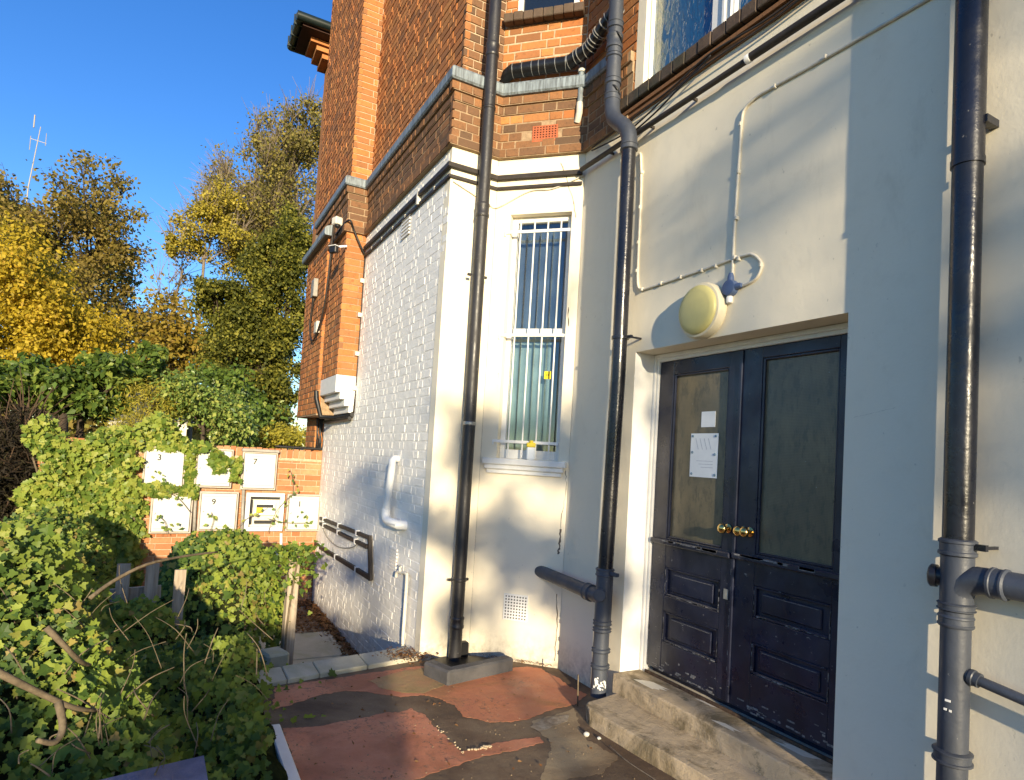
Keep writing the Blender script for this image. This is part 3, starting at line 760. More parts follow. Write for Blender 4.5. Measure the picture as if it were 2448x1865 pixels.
# dark room and curtains behind the panes
m = MB(); m.box(FB, -.3, 1.1, -1.5, -1.48, .9, 4.0); m.box(FB, -.3, -.28, -1.48, -.16, .9, 4.0); m.box(FB, 1.1, 1.12, -1.48, -.16, .9, 4.0); m.box(FB, -.3, 1.1, -1.48, -.16, .88, .9); m.box(FB, -.3, 1.1, -1.48, -.16, 4.0, 4.02)
m.build('room', M['room'], HOUSE)
def curtain(ua, ub, za, zb, d, mat, folds):
    vs = []; fs = []; n = 60
    for i in range(n+1):
        t = i/n; u = ua+(ub-ua)*t; dd = d+.005*math.sin(t*folds*2*math.pi)+.003*math.sin(t*folds*5.1+1)
        vs += [FB.pt(u, dd, za), FB.pt(u, dd, zb)]
        if i: fs.append((2*i-2, 2*i-1, 2*i+1, 2*i))
    mm = MB(); mm.add(vs, fs); return mm.build('curtain', mat, WIN, True)
curtain(u0+.0, u1-.04, zm-.0, z1+.1, -.20, M['curtain'], 5)
curtain(u0+.16, u1+.03, z0-.1, zm+.03, -.22, M['curtain_green'], 6)
# sill
m = MB(); m.box(FB, .015, .705, -.07, .055, 1.548, 1.598, .006); m.box(FB, .035, .69, -.02, .04, 1.510, 1.5475, .006); m.box(FB, .05, .675, -.02, .024, 1.475, 1.5095, .006)
m.build('window_sill', M['white_paint'], HOUSE)
# security bars
GR = thing('window_grille', 'white painted security bars across the narrow ground floor bay window', 'grille', FB.pt(.34, .0, 1.6))
zt, zmid, zlow = FB.px(1290, 553, .0)[1], FB.px(1290, 802, .0)[1], FB.px(1262, 1058, .0)[1]
for (xt, xb) in ((303, 240), (371, 312), (438, 380), (505, 446)):
    ut = FB.px(1100+xt*.4762, 400+290*.4762, .0)[0]; ub = FB.px(1100+xb*.4762, 400+1430*.4762, .0)[0]
    m = MB(); m.tube([FB.pt((ut+ub)/2, -.005, 1.612), FB.pt((ut+ub)/2, -.005, zt+.075)], .0065, 10); m.build('bar', M['white_paint'], GR, True, auto=50)
for zz in (zt, zmid, zlow):
    m = MB(); m.box(FB, u0+.005, u1+.04, .004, .012, zz-.012, zz+.012, .002); m.box(FB, u1+.03, u1+.04, -.03, .0125, zz-.03, zz+.012)
    m.build('cross_bar', M['white_paint'], GR)
# jar on the sill, sticker on the glass
uj = FB.px(1268, 1085, .035)[0]
J = thing('plastic_bottle', 'small white bottle with yellow cap standing on the barred window sill', 'bottle', FB.pt(uj, .02, 1.598))
m = MB(); m.box(Fr(*FB.pt(uj, .026, 0).xy, FB.a+.25), -.034, .034, -.02, .02, 1.5985, 1.70, .009); m.build('body', M['paper'], J)
m = MB(); m.box(Fr(*FB.pt(uj, .026, 0).xy, FB.a+.25), -.036, .036, -.022, .022, 1.7005, 1.736, .006); m.lathe(FB.pt(uj, .026, 1.736), (0, 0, 1), [(.016, 0), (.016, .016), (.012, .018)], 14)
m.build('cap', M['yellow'], J)
us, zs = FB.px(1309, 897, -.099)
S1 = thing('window_sticker', 'yellow square sticker with small dark mark on the lower window pane', 'sticker', FB.pt(us, -.099, zs))
m = MB(); m.box(FB, us-.028, us+.028, -.0992, -.0982, zs-.032, zs+.032); m.build('sticker_face', M['yellow'], S1)
m = MB(); m.box(FB, us-.010, us-.003, -.0981, -.0977, zs-.006, zs+.008); m.box(FB, us+.003, us+.010, -.0981, -.0977, zs-.006, zs+.008); m.build('printed_mark', M['number'], S1)

# ------------------------------------------------------------------ upper windows
# first floor window over the doors
FU = Fr(0, -2.80, 0)
m = MB(); wz0, wz1 = 4.262, 5.65
for a in ((3.44, 3.536, wz0, wz1), (2.665, 2.86, wz0, wz1), (1.3, 1.42, wz0, wz1)): m.box(FU, a[0], a[1], -.05, .0, a[2], a[3], .006)
m.box(FU, 2.8605, 3.4395, -.05, -.006, wz0, wz0+.02); m.box(FU, 1.4205, 2.6645, -.05, -.006, wz0, wz0+.02); m.box(FU, 1.3, 3.536, -.05, .0, wz1+.001, wz1+.08)
m.box(FU, 2.74, 2.765, .0005, .012, wz0, wz1, .003); m.box(FU, 3.45, 3.465, .0005, .012, wz0, wz1, .003); m.box(FU, 2.69, 2.70, .0005, .010, wz0, wz1, .003)
WU = m.build('window', M['white_paint'], HOUSE)
m = MB(); m.box(FU, 2.861, 3.439, -.03, -.024, wz0+.0205, wz1); m.build('pane', M['obscure'], WU)
m = MB(); m.box(FU, 1.421, 2.664, -.03, -.024, wz0+.0205, wz1); m.build('pane', M['obscure'], WU)
SL = MB(); SL.box(FD, 1.0, 3.74, -.06, -.001, 4.175, 4.258)
sl_ = SL.build('window_sill', M['tile_sill'], HOUSE)
for k in range(25):
    m = MB(); a = 3.745-k*.1125; m.box(FD, a-.108, a, .0, .07+random.uniform(-.003, .003), 4.172+random.uniform(-.003, .003), 4.256+random.uniform(-.002, .003), .006); m.build('sill_tile', M['tile_sill'], sl_)
m = MB()
for k in range(2): m.sweep([(1.0, -2.75), (3.62, -2.75)], [(.0, 4.095+k*.03), (.03+k*.015, 4.10+k*.03), (.03+k*.015, 4.125+k*.03), (.0, 4.13+k*.03)])
m.build('sill_mortar', M['brick_dark'], HOUSE)
# first floor bay window
m = MB(); bz = 5.355
for a in ((.575, .66, bz, 6.6), (.075, .13, bz, 6.6)): m.box(FBu, a[0], a[1], -.10, -.03, a[2], a[3], .006)
m.box(FBu, .13, .575, -.10, -.035, bz, bz+.02)
WB = m.build('window', M['white_paint'], HOUSE)
m = MB(); m.box(FBu, .131, .574, -.07, -.064, bz+.02, 6.6); m.build('pane', M['glass_dark'], WB)
sb_ = MB(); sb_.box(FBu, .02, .69, -.06, .01, 5.305, 5.352); sb_ = sb_.build('window_sill', M['tile_sill'], HOUSE)
for k in range(8):
    m = MB(); a = .02+k*.086; m.box(FBu, a, a+.082, .0105, .085+random.uniform(-.003, .003), 5.275, 5.352+random.uniform(-.004, .002), .006); m.build('sill_tile', M['tile_sill'], sb_)

#@@SPLIT
# ------------------------------------------------------------------ pipes
def collar(mb, c, r, h, axis=(0, 0, 1), rim=.008):
    mb.lathe(c, axis, [(r+.001, 0), (r+rim, .006), (r+rim, h*.25), (r+rim*.55, h*.3), (r+rim*.55, h*.72), (r+rim, h*.78), (r+rim, h-.006), (r+.001, h)], 24)
# rainwater downpipe at the bay corner
X1, Y1, r1 = 4.545, -2.062, .050
DP = thing('downpipe', 'tall charcoal rainwater downpipe beside the barred window, standing in a cement gully', 'downpipe', (X1, Y1, 0))
m = MB(); m.tube([(X1+.004, Y1, -.05), (X1, Y1, 2.0), (X1, Y1, 7.2)], r1, 22); m.build('pipe', M['pipe_dark'], DP, True, auto=50)
for (y0, y1, x) in ((102, 136, 1172), (257, 264, 1168), (487, 522, 1155), (1010, 1017, 1123), (1385, 1390, 1098), (1474, 1502, 1092)):
    za, zb = PX(x, y1, X1).z, PX(x, y0, X1).z
    m = MB(); collar(m, (X1, Y1, za), r1, max(zb-za, .028), rim=.006); m.build('pipe_collar', M['pipe_dark'] if y0 != 1010 else M['steel'], DP, True, auto=40)
for (x, y) in ((1128, 655), (1076, 1388)):
    z = PX(x, y, X1).z
    m = MB(); m.box(Fr(X1, Y1, math.pi/2), r1+.002, r1+.036, -.035, -.015, z-.01, z+.01, .003); m.box(Fr(X1, Y1, math.pi/2), -r1-.036, -r1-.002, -.035, -.015, z-.01, z+.01, .003); m.build('bracket', M['pipe_dark'], DP)

# soil pipe beside the doors
P2 = thing('soil_pipe', 'dark soil pipe with an offset bend and side branch left of the double doors', 'soil pipe', (3.438, -2.632, .09))
x2, y2, r2 = 3.438, -2.632, .053
m = MB(); m.tube([(x2+.008, y2, .05), (x2+.006, y2, .60)], r2, 24); m.build('pipe', M['pipe_grey'], P2, True, auto=50)
m = MB(); m.tube([(x2, y2, .86), (x2-.03, y2, 2.2), (x2-.02, y2, 3.80)], r2-.003, 24); m.build('pipe', M['pipe_black'], P2, True, auto=50)
off = [(x2-.02, y2, 3.78), (x2-.02, y2, 3.86), (x2+.0, y2, 3.925), (x2+.05, y2+.0, 3.985), (x2+.115, y2, 4.04), (x2+.175, y2, 4.10), (x2+.20, y2, 4.17), (x2+.205, y2, 4.26)]
m = MB(); m.tube(off, r2+.003, 24); m.build('offset_bend', M['pipe_grey'], P2, True, auto=60)
xu = x2+.213
m = MB(); m.tube([(xu-.006, y2, 4.24), (xu+.02, y2, 6.0)], r2, 24); m.build('pipe', M['pipe_grey'], P2, True, auto=50)
for (z, h, xx) in ((3.775, .05, x2-.02), (4.235, .06, xu-.006), (4.36, .05, xu-.004), (4.56, .035, xu), (4.63, .11, xu+.002), (4.78, .06, xu+.003)):
    m = MB(); collar(m, (xx, y2, z), r2, h, rim=.009); m.build('pipe_collar', M['pipe_grey'], P2, True, auto=40)
for z in (4.30, 4.70):
    m = MB()
    for sg in (-1, 1):
        mm = [Vector((xu+sg*(r2+.012)*math.cos(t), y2+.03*math.sin(t)*1.2, z+.045*math.sin(t))) for t in np.linspace(-1.5, 1.5, 8)]
        m.tube(mm, .009, 8)
    m.build('branch_socket', M['black'], P2, True)
z = PY(1498, 802, -2.61).z
for zz, hh in ((z-.012, .024),):
    m = MB(); m.lathe((x2-.03, y2, zz), (0, 0, 1), [(r2-.002, 0), (r2+.006, .002), (r2+.006, hh-.002), (r2-.002, hh)], 24); m.bar((x2-.03-r2, y2-.02, z), (x2-.03-r2-.045, y2-.02, z), .022, .02); m.bar((x2-.075-r2+.02, y2-.02, z), (x2-.075-r2+.02, -2.75, z), .012, .012)
    m.build('bracket', M['pipe_black'], P2, True, auto=40)
# junction with branch
zj = .72
m = MB(); m.tube([(x2+.004, y2, .55), (x2, y2, .90)], r2+.004, 24); m.build('junction', M['pipe_grey'], P2, True, auto=60)
for (z, h) in ((.845, .055), (.52, .035), (.475, .03), (.34, .03), (.235, .03)):
    m = MB(); collar(m, (x2+.004, y2, z), r2+.002, h, rim=.009); m.build('pipe_collar', M['pipe_grey'], P2, True, auto=40)
ue, ze = FB.px(1288, 1366, .0)
pe = FB.pt(ue, -.03, ze)
ps = Vector((x2+.03, y2+.005, .70))
dirb = (pe-ps).normalized()
m = MB(); m.tube([ps-dirb*.02, ps+dirb*.12, pe-dirb*.18, pe], [r2-.001, r2-.004, r2-.006, r2-.006], 22); m.build('branch_pipe', M['pipe_grey'], P2, True, auto=50)
m = MB(); collar(m, ps+dirb*.10, r2-.002, .07, dirb, .009); m.build('pipe_collar', M['pipe_grey'], P2, True, auto=40)
m = MB(); q = Vector((x2-.02, y2+.05, .73)); ax = Vector((-.75, .66, 0)); m.lathe(q-ax*.02, ax, [(.036, 0), (.036, .03), (.042, .031), (.043, .052), (.038, .057)], 22); m.build('access_cap', M['pipe_grey'], P2, True, auto=40)
m = MB(); m.box(WORLD, x2-r2-.075, x2-r2-.005, y2-.02, y2+.01, .862, .886, .004); m.build('bracket', M['pipe_grey'], P2)
m = MB()
for k in range(34):
    t = random.uniform(1.7, 3.4); zz = .12+random.gauss(0, .03); rr = r2+.0025; na = random.randint(5, 7); sc = random.uniform(.004, .013)
    fr = Fr(x2+.008+rr*math.cos(t), y2+rr*math.sin(t), t-math.pi/2)
    m.add([fr.pt(sc*random.uniform(.5, 1)*math.cos(2*math.pi*q/na), .0004*random.random(), max(.104, zz+sc*random.uniform(.6, 1.3)*math.sin(2*math.pi*q/na))) for q in range(na)], [tuple(range(na))])
m.build('flaking_paint', M['white_paint'], P2)

# big soil pipe at the right
XR, YR, rR = 1.302, -2.662, .054
P3 = thing('soil_pipe', 'glossy black soil pipe on the far right with branch elbow', 'soil pipe', (XR, YR, 0))
zr = lambda y, x=2290: PY(x, y, YR).z
m = MB(); m.tube([(XR, YR, zr(402)), (XR, YR, 4.6)], rR+.001, 28); m.build('pipe', M['pipe_black'], P3, True, auto=50)
m = MB(); m.tube([(XR, YR, zr(1300)), (XR, YR, zr(400))], rR-.002, 28); m.build('pipe', M['pipe_black'], P3, True, auto=50)
m = MB(); m.tube([(XR, YR, -.05), (XR, YR, zr(1470))], rR-.004, 28); m.build('pipe', M['pipe_grey'], P3, True, auto=50)
m = MB(); m.tube([(XR, YR, zr(1475)), (XR, YR, zr(1300))], rR+.001, 28); m.build('junction', M['pipe_grey'], P3, True, auto=50)
m = MB(); m.lathe((XR, YR, zr(407)), (0, 0, 1), [(rR-.002, 0), (rR+.004, .001), (rR+.004, .028), (rR, .030)], 28); m.build('pipe_collar', M['pipe_black'], P3, True, auto=40)
for (ya, yb, rim, mt) in ((1330, 1288, .010, 'pipe_grey'), (1462, 1440, .010, 'pipe_grey'), (1500, 1470, .006, 'pipe_grey'), (1830, 1795, .012, 'pipe_grey')):
    m = MB(); collar(m, (XR, YR, zr(ya)), rR, zr(yb)-zr(ya), rim=rim); m.build('pipe_collar', M[mt], P3, True, auto=40)
zc = zr(1373, 2225)
m = MB(); m.lathe((XR+.03, YR, zc), (1, .25, 0), [(.036, 0), (.036, .035), (.043, .036), (.044, .056), (.038, .062)], 22); m.build('access_cap', M['pipe_black'], P3, True, auto=40)
ze = zr(1395, 2380)
el = [(XR, YR, ze-.10), (XR-.005, YR, ze-.055), (XR-.03, YR+.0, ze-.015), (XR-.075, YR, ze), (XR-.14, YR, ze+.002), (XR-.9, YR-.02, ze-.01)]
m = MB(); m.tube(el, [.053, .053, .052, .051, .049, .049], 24); m.build('branch_pipe', M['pipe_grey'], P3, True, auto=60)
m = MB(); collar(m, (XR-.11, YR, ze), .050, .06, (-1, 0, 0), .007); m.build('pipe_collar', M['pipe_grey'], P3, True, auto=40)
zb = zr(1632, 2345)
m = MB(); m.tube([(XR-.045, YR, zb+.012), (XR-.085, YR, zb+.004)], .027, 20); m.tube([(XR-.084, YR, zb+.004), (XR-.7, YR, zb-.085)], .019, 18); m.lathe((XR-.05, YR, zb+.01), (-1, 0, -.12), [(.026, 0), (.030, .004), (.030, .016), (.026, .02)], 20); m.build('waste_pipe', M['pipe_grey'], P3, True, auto=40)
zk = zr(1310, 2345)
m = MB(); m.bar((XR-.058, YR+.0, zk), (XR-.098, YR+.0, zk), .020, .024); m.bar((XR-.09, YR, zk), (XR-.09, -2.75, zk), .012, .012); m.build('bracket', M['pipe_black'], P3)
m = MB(); m.bar((XR-.05, YR, 3.02), (XR-.05, -2.75, 3.02), .03, .03); m.build('bracket', M['pipe_black'], P3)
m = MB()
for (x, y, w) in ((2266, 1675, .018), (2260, 1695, .010), (2272, 1700, .008)):
    p = PY(x, y, YR+rR*.97); m.box(Fr(p.x, p.y, .1), -w/2, w/2, .0, .0025, p.z-.004, p.z+.004)
m.build('bird_dropping', M['white_paint'], P3)

# lagged horizontal pipe + small lead pipe above the coping
ul0 = FB.px(1205, 180, .16); ul1 = FB.px(1330, 150, .16)
L = thing('lagged_pipe', 'black lagged pipe bound with pale ties above the bay coping', 'pipe', FB.pt(.5, .1, 4.85))
zl = 4.83
pa, pb, pc = FBu.pt(.68, .03, zl-.03), FBu.pt(.60, .085, zl), FBu.pt(.12, .085, zl+.01)
pth = [pa, (pa+pb)/2+FBu.n*.01, pb, (pb+pc)/2, pc, Vector((4.02, -2.66, zl+.03)), Vector((3.86, -2.66, zl+.09)), Vector((3.66, -2.655, zl+.15))]
m = MB(); m.tube(pth, [.04, .052, .056, .058, .056, .054, .052, .05], 18); m.build('lagging', M['wrap'], L, True, auto=60)
m = MB()
for s_, (a, b, k0) in enumerate(((pb, pc, 7), (pc, pth[5], 4), (pth[5], pth[6], 5), (pth[6], pth[7], 3))):
    for k in range(k0):
        t = (k+random.uniform(.2, .8))/k0; c = a+(b-a)*t; dd = (b-a).normalized(); dd = (dd+Vector((random.uniform(-.2, .2), random.uniform(-.2, .2), 0))).normalized()
        m.lathe(c-dd*.002, dd, [(.056, 0), (.0605, .0005), (.0605, .0045), (.056, .005)], 18)
m.build('tie', M['steel'], L, True, auto=40)
L2 = thing('lead_pipe', 'short pale lead overflow pipe hanging from the coping beside the soil pipe', 'pipe', (4.0, -2.70, 4.3))
p0 = PY(1391, 165, -2.68); p1 = PY(1387, 262, -2.68)
m = MB(); m.tube([(p0.x, -2.68, p0.z), (p1.x+.01, -2.68, p1.z)], .022, 14); m.build('pipe', M['lead'], L2, True, auto=50)
m = MB(); m.tube([(p1.x+.01, -2.68, p1.z+.06), (p1.x+.01, -2.68, p1.z-.02), (p1.x+.05, -2.69, p1.z-.08)], .027, 12); m.lathe((p0.x, -2.68, p0.z-.03), (0, 0, 1), [(.03, 0), (.03, .02)], 14); m.build('joint', M['off_white'], L2, True, auto=50)
# ------------------------------------------------------------------ cables and trunking
CPATH = [(4.13, -2.75), (4.65, -2.23), (4.65, -1.81), (7.2, -1.81)]
def trunk(name, label, path, z, w, h, d, mat, zj=0.0):
    m = MB(); m.sweep(path, [(d, z), (d+w, z), (d+w, z+h), (d, z+h)]); o = m.build(name, mat, None, base=(path[0][0], path[0][1], z)); return tag(o, label, 'trunking' if 'trunk' in name else 'cable')
def clips(name, parent, pts, ax, s=.014, mat=None):
    m = MB()
    for p in pts: m.box(Fr(p[0], p[1], ax), -s/2, s/2, -s, s*.7, p[2]-s*.8, p[2]+s*.8, .002)
    return tag(m.build(name, mat or M['off_white'], parent), kind='stuff')
T1 = thing('cable_trunking', 'thick dark cable trunking running level across the rendered wall above the doors', 'trunking', (2.5, -2.72, 3.94))
zt1 = 3.925
m = MB(); m.tube([(.6, -2.69, zt1+.004), (2.44, -2.69, zt1+.002)], .024, 12); m.tube([(2.46, -2.69, zt1-.004), (4.09, -2.69, zt1-.006)], .019, 12); m.build('conduit', M['cable_dark'], T1, True, auto=50)
m = MB(); m.lathe((2.43, -2.69, zt1), (1, 0, 0), [(.024, 0), (.026, .004), (.026, .03), (.02, .036)], 16); m.build('joint', M['white_plastic'], T1, True, auto=40)
m = MB()
for x in (1.0, 1.7, 2.9, 3.3, 3.75): m.box(FD, x-.005, x+.005, .0, .06, zt1-.009, zt1+.009)
tag(m.build('clip', M['cable_dark'], T1), kind='stuff')
T2 = thing('cable_trunking', 'pair of dark cables clipped round the bay and along the top of the white wall', 'trunking', (4.65, -2.0, 3.85))
m = MB(); m.sweep([(4.14, -2.74), (4.65, -2.23), (4.65, -1.81), (7.16, -1.81)], [(.010, 3.905), (.038, 3.905), (.038, 3.940), (.010, 3.940)]); m.build('trunk', M['cable_dark'], T2)
m = MB(); m.sweep([(4.14, -2.74), (4.65, -2.23), (4.65, -1.81), (7.16, -1.81)], [(.008, 3.825), (.025, 3.825), (.025, 3.847), (.008, 3.847)]); m.build('cable', M['cable_dark'], T2)
m = MB()
for u in np.arange(.3, 2.5, .38): m.box(FW, u-.005, u+.005, .003, .027, 3.828, 3.858)
m.box(FW, .68, .71, .005, .041, 3.83, 3.943)
tag(m.build('clip', M['off_white'], T2), kind='stuff')
def cable(name, label, pts, r, mat, n=8, base=None):
    m = MB(); m.tube(pts, r, n); return tag(m.build(name, mat, None, True, base=base or pts[0]), label, 'cable')
def smooth_path(pts, k=6):
    P = [Vector(p) for p in pts]; out = []
    for i in range(len(P)-1):
        a, b, c, d = P[max(i-1, 0)], P[i], P[i+1], P[min(i+2, len(P)-1)]
        for j in range(k):
            t = j/k; out.append(.5*((2*b)+(c-a)*t+(2*a-5*b+4*c-d)*t*t+(3*b-a-3*c+d)*t**3))
    out.append(P[-1]); return out
# thin sagging wire round the bay
cable('thin_cable', 'thin pale wire sagging across the bay above the barred window', smooth_path([FR.pt(.40, .01, 3.80), FR.pt(.1, .012, 3.70), FB.pt(LB-.02, .012, 3.68), FB.pt(.45, .010, 3.80), FB.pt(.25, .010, 3.81), FB.pt(.0, .012, 3.90)]), .0055, M['off_white'])
for k, (zz, lab) in enumerate(((4.10, 'upper thin brown wire hanging under the first floor window sill'), (4.075, 'lower thin brown wire hanging under the first floor window sill'))):
    cable('thin_cable', lab, smooth_path([(1.9, -2.70, zz+.03), (2.3, -2.71, zz), (2.75, -2.70, zz+.03-.03*k), (3.1, -2.71, zz-.01), (3.55, -2.72, zz-.02-.05*k), (4.0, -2.72, zz-.03)]), .006, M['cable_dark'])
cable('thin_cable', 'thin dark wire dropping from the sill to the trunking above the doors', smooth_path([(2.75, -2.70, 4.115), (3.0, -2.70, 4.05), (3.25, -2.695, 3.98), (3.45, -2.69, 3.945)]), .006, M['black'])
# lamp cables
c1 = smooth_path([(1.15, -2.742, 3.70), (1.6, -2.742, 3.70), (2.1, -2.742, 3.705), (2.38, -2.742, 3.712), (2.45, -2.742, 3.705), (2.505, -2.742, 3.68), (2.525, -2.742, 3.62), (2.532, -2.742, 3.4), (2.545, -2.742, 3.0), (2.545, -2.742, 2.70)])
CB = thing('lamp_cable', 'pale cable turning down the rendered wall to the box above the lamp', 'cable', (2.5, -2.74, 3.7))
m = MB(); m.tube(c1, .0085, 8); m.build('cable', M['off_white'], CB, True)
clips('clip', CB, [(x, -2.738, 3.707) for x in (1.5, 2.0, 2.3)]+[(2.53, -2.738, z) for z in (3.60, 3.32, 3.05, 2.82)], 0)
c2 = smooth_path([(3.44, -2.742, 3.80), (3.42, -2.742, 3.76), (3.40, -2.742, 3.5), (3.395, -2.742, 3.05), (3.385, -2.742, 2.86), (3.35, -2.742, 2.81), (3.28, -2.742, 2.802), (2.8, -2.742, 2.808), (2.48, -2.742, 2.815), (2.40, -2.742, 2.80), (2.345, -2.742, 2.735), (2.37, -2.742, 2.67), (2.44, -2.742, 2.645), (2.53, -2.742, 2.644)])
CB2 = thing('lamp_cable', 'pale cable looping from the soil pipe to the blue box above the doors', 'cable', (3.0, -2.74, 2.8))
m = MB(); m.tube(c2, .0085, 8); m.build('cable', M['off_white'], CB2, True)
clips('clip', CB2, [(3.40, -2.738, z) for z in (3.65, 3.4, 3.15, 2.95)]+[(x, -2.738, 2.805) for x in (3.33, 3.14, 2.96, 2.78, 2.67, 2.50)]+[(2.345, -2.738, 2.73)], 0)
JB = thing('junction_box', 'small blue grey junction box above the round lamp', 'junction box', (2.545, -2.75, 2.644))
m = MB(); m.lathe((2.545, -2.75, 2.644), (0, 1, 0), [(.045, 0), (.047, .02), (.044, .04), (.03, .044)], 20); m.build('body', M['blue_plastic'], JB, True, auto=40)
m = MB(); m.lathe((2.545, -2.73, 2.68), (0, 0, 1), [(.02, 0), (.018, .03), (.012, .05)], 12); m.lathe((2.51, -2.73, 2.644), (-1, 0, 0), [(.02, 0), (.017, .03), (.012, .045)], 12); m.build('gland', M['blue_plastic'], JB, True, auto=40)
m = MB(); m.lathe((2.552, -2.735, 2.56), (0, 0, 1), [(.016, 0), (.018, .006), (.018, .035), (.014, .04)], 14); m.build('plug', M['white_plastic'], JB, True, auto=40)
# round bulkhead lamp
LC = (2.742, -2.75, 2.545)
LP = thing('bulkhead_lamp', 'round bulkhead lamp with a yellowed diffuser above the double doors, unlit', 'wall lamp', LC)
m = MB(); m.lathe(LC, (0, 1, 0), [(.158, 0), (.166, .008), (.168, .05), (.160, .066), (.148, .070), (.10, .070)], 56); m.build('rim', M['rim_cream'], LP, True, auto=40)
m = MB(); m.lathe(LC, (0, 1, 0), [(.147, .068), (.146, .078), (.138, .088), (.11, .095), (.06, .099), (.0, .1)], 56); m.build('diffuser', M['diffuser'], LP, True, auto=50)

# white wall fittings
OV = thing('overflow_pipe', 'short white overflow pipe fixed to the white brick wall with an elbow at its foot', 'overflow pipe', (5.7, -1.76, 1.0))
yo = -1.745
q0, q1 = PY(938, 1102, yo), PY(923, 1228, yo)
m = MB(); m.tube([(q0.x+.03, -1.83, q0.z+.02), (q0.x+.02, yo-.02, q0.z+.02), (q0.x, yo, q0.z), (q0.x, yo, q0.z-.05), (q1.x+.01, yo, q1.z+.02)], .032, 18); m.build('pipe', M['white_plastic'], OV, True, auto=60)
q2 = PY(950, 1240, yo)
m = MB(); m.tube([(q1.x+.015, yo, q1.z+.05), (q1.x+.01, yo, q1.z), (q1.x-.02, yo, q1.z-.045), (q1.x-.09, yo, q1.z-.06), (q2.x-.03, yo-.01, q1.z-.06), (q2.x-.05, -1.83, q1.z-.06)], .040, 18); m.build('elbow', M['white_plastic'], OV, True, auto=60)
TP = thing('garden_tap', 'garden tap on a white painted upright pipe at the foot of the white wall', 'tap', (5.05, -1.78, .06))
q = PY(972, 1374, -1.77); qb = PY(962, 1523, -1.77); ql = PY(957, 1370, -1.76)
m = MB(); m.tube([(qb.x, -1.80, -.45), (qb.x, -1.775, qb.z), (q.x, -1.775, q.z-.03), (q.x+.004, -1.775, q.z), (q.x+.05, -1.775, q.z+.004), (ql.x, -1.775, ql.z)], .014, 12); m.build('pipe', M['off_white'], TP, True, auto=60)
m = MB(); m.tube([(ql.x-.01, -1.775, ql.z), (ql.x+.06, -1.765, ql.z), (ql.x+.09, -1.76, ql.z-.012), (ql.x+.10, -1.76, ql.z-.05)], .014, 10); m.lathe((ql.x+.03, -1.77, ql.z), (0, .2, 1), [(.014, 0), (.011, .03), (.009, .045)], 10); m.build('spout', M['off_white'], TP, True, auto=50)
m = MB(); m.bar((ql.x+.0, -1.765, ql.z+.052), (ql.x+.06, -1.765, ql.z+.052), .012, .01); m.build('handle', M['off_white'], TP)
def tr_line(a, b, w, d, par, name='trunk', mat=None):
    m = MB(); A = PY(*a, -1.79); B = PY(*b, -1.79); m.bar(A+Vector((0, 0, 0)), B, .03, w); return m.build(name, mat or M['cable_dark'], par)
T3 = thing('cable_trunking', 'dark conduit loop low on the white wall running to the meter boxes', 'trunking', (6.2, -1.79, .5))
zL = lambda x, y: (640+x*.35714, 1000+y*.35714)
A1, B1 = PY(*zL(352, 668), -1.785), PY(*zL(682, 800), -1.785)
A2, B2 = PY(*zL(352, 705), -1.785), PY(*zL(668, 862), -1.785)
A3, B3 = PY(*zL(318, 842), -1.785), PY(*zL(690, 1072), -1.785)
m = MB(); m.bar(A1, B1, .03, .036); m.bar(A2, B2, .03, .036); m.bar(B1+Vector((0, .001, .02)), B3+Vector((0, .001, -.02)), .030, .055, Vector((1, 0, 0))); m.bar(A3, B3, .03, .045)
m.build('conduit', M['cable_dark'], T3)
m = MB()
for A, B in ((A1, B1), (A2, B2), (A3, B3)):
    for t in (.1, .45, .8): c = A+(B-A)*t; m.box(Fr(c.x, c.y, 0), -.02, .02, -.02, .02, c.z-.03, c.z+.03)
tag(m.build('clip', M['white_plastic'], T3), kind='stuff')
cable('thin_cable', 'thin grey wire looping below the conduit on the white wall', smooth_path([PY(*zL(368, 735), -1.79), PY(*zL(400, 800), -1.79), PY(*zL(470, 860), -1.79), PY(*zL(560, 865), -1.79), PY(*zL(610, 830), -1.79)]), .006, M['cable_grey'])
# vertical white-clipped cable down the pier edge
cp = [FPR.pt(.005, .02, 3.84), FPR.pt(.0, .015, 3.0), FPR.pt(.0, .015, 2.3), FPR.pt(.01, .015, 2.02)]
PC = thing('pier_cable', 'dark cable with white clips running down the corner of the brick pier', 'cable', cp[0])
m = MB(); m.tube(cp, .010, 8); m.build('cable', M['cable_dark'], PC, True); clips('clip', PC, [(7.185, -1.79, z) for z in (3.55, 3.15, 2.7, 2.3)], 0, .03)
cable('thin_cable', 'black cable curving over the brick pier to the white wall corner', smooth_path([FP.pt(.3, .06, 4.12), FPR.pt(.23, .06, 4.2), FPR.pt(.16, .05, 4.1), FPR.pt(.08, .05, 3.95), FPR.pt(.0, .03, 3.83)]), .011, M['black'])
# black cable run under the corbel
BC = thing('cable_bundle', 'bundle of dark cables under the white corbel, dropping to the garden wall', 'cable', (8.0, -1.7, 1.9))
m = MB()
m.tube([(7.2, -1.795, 2.00), (7.9, -1.785, 1.98), (8.0, -1.60, 1.98), (8.03, -1.54, 2.2), (8.03, -1.53, 2.3)], .03, 10)
m.tube([(7.22, -1.77, 1.955), (8.6, -1.77, 1.94)], .022, 8)
for k in range(6):
    y = -1.80+k*.018; m.tube(smooth_path([(8.78, y, 2.0), (8.775, y+random.uniform(-.02, .02), 1.85), (8.77, y+random.uniform(-.02, .02), 1.7), (8.78, y-.01, 1.57)]), .009, 6)
m.tube([(8.77, -1.80, 1.575), (8.77, -1.2, 1.58)], .016, 8)
m.build('cable', M['black'], BC, True, auto=60)
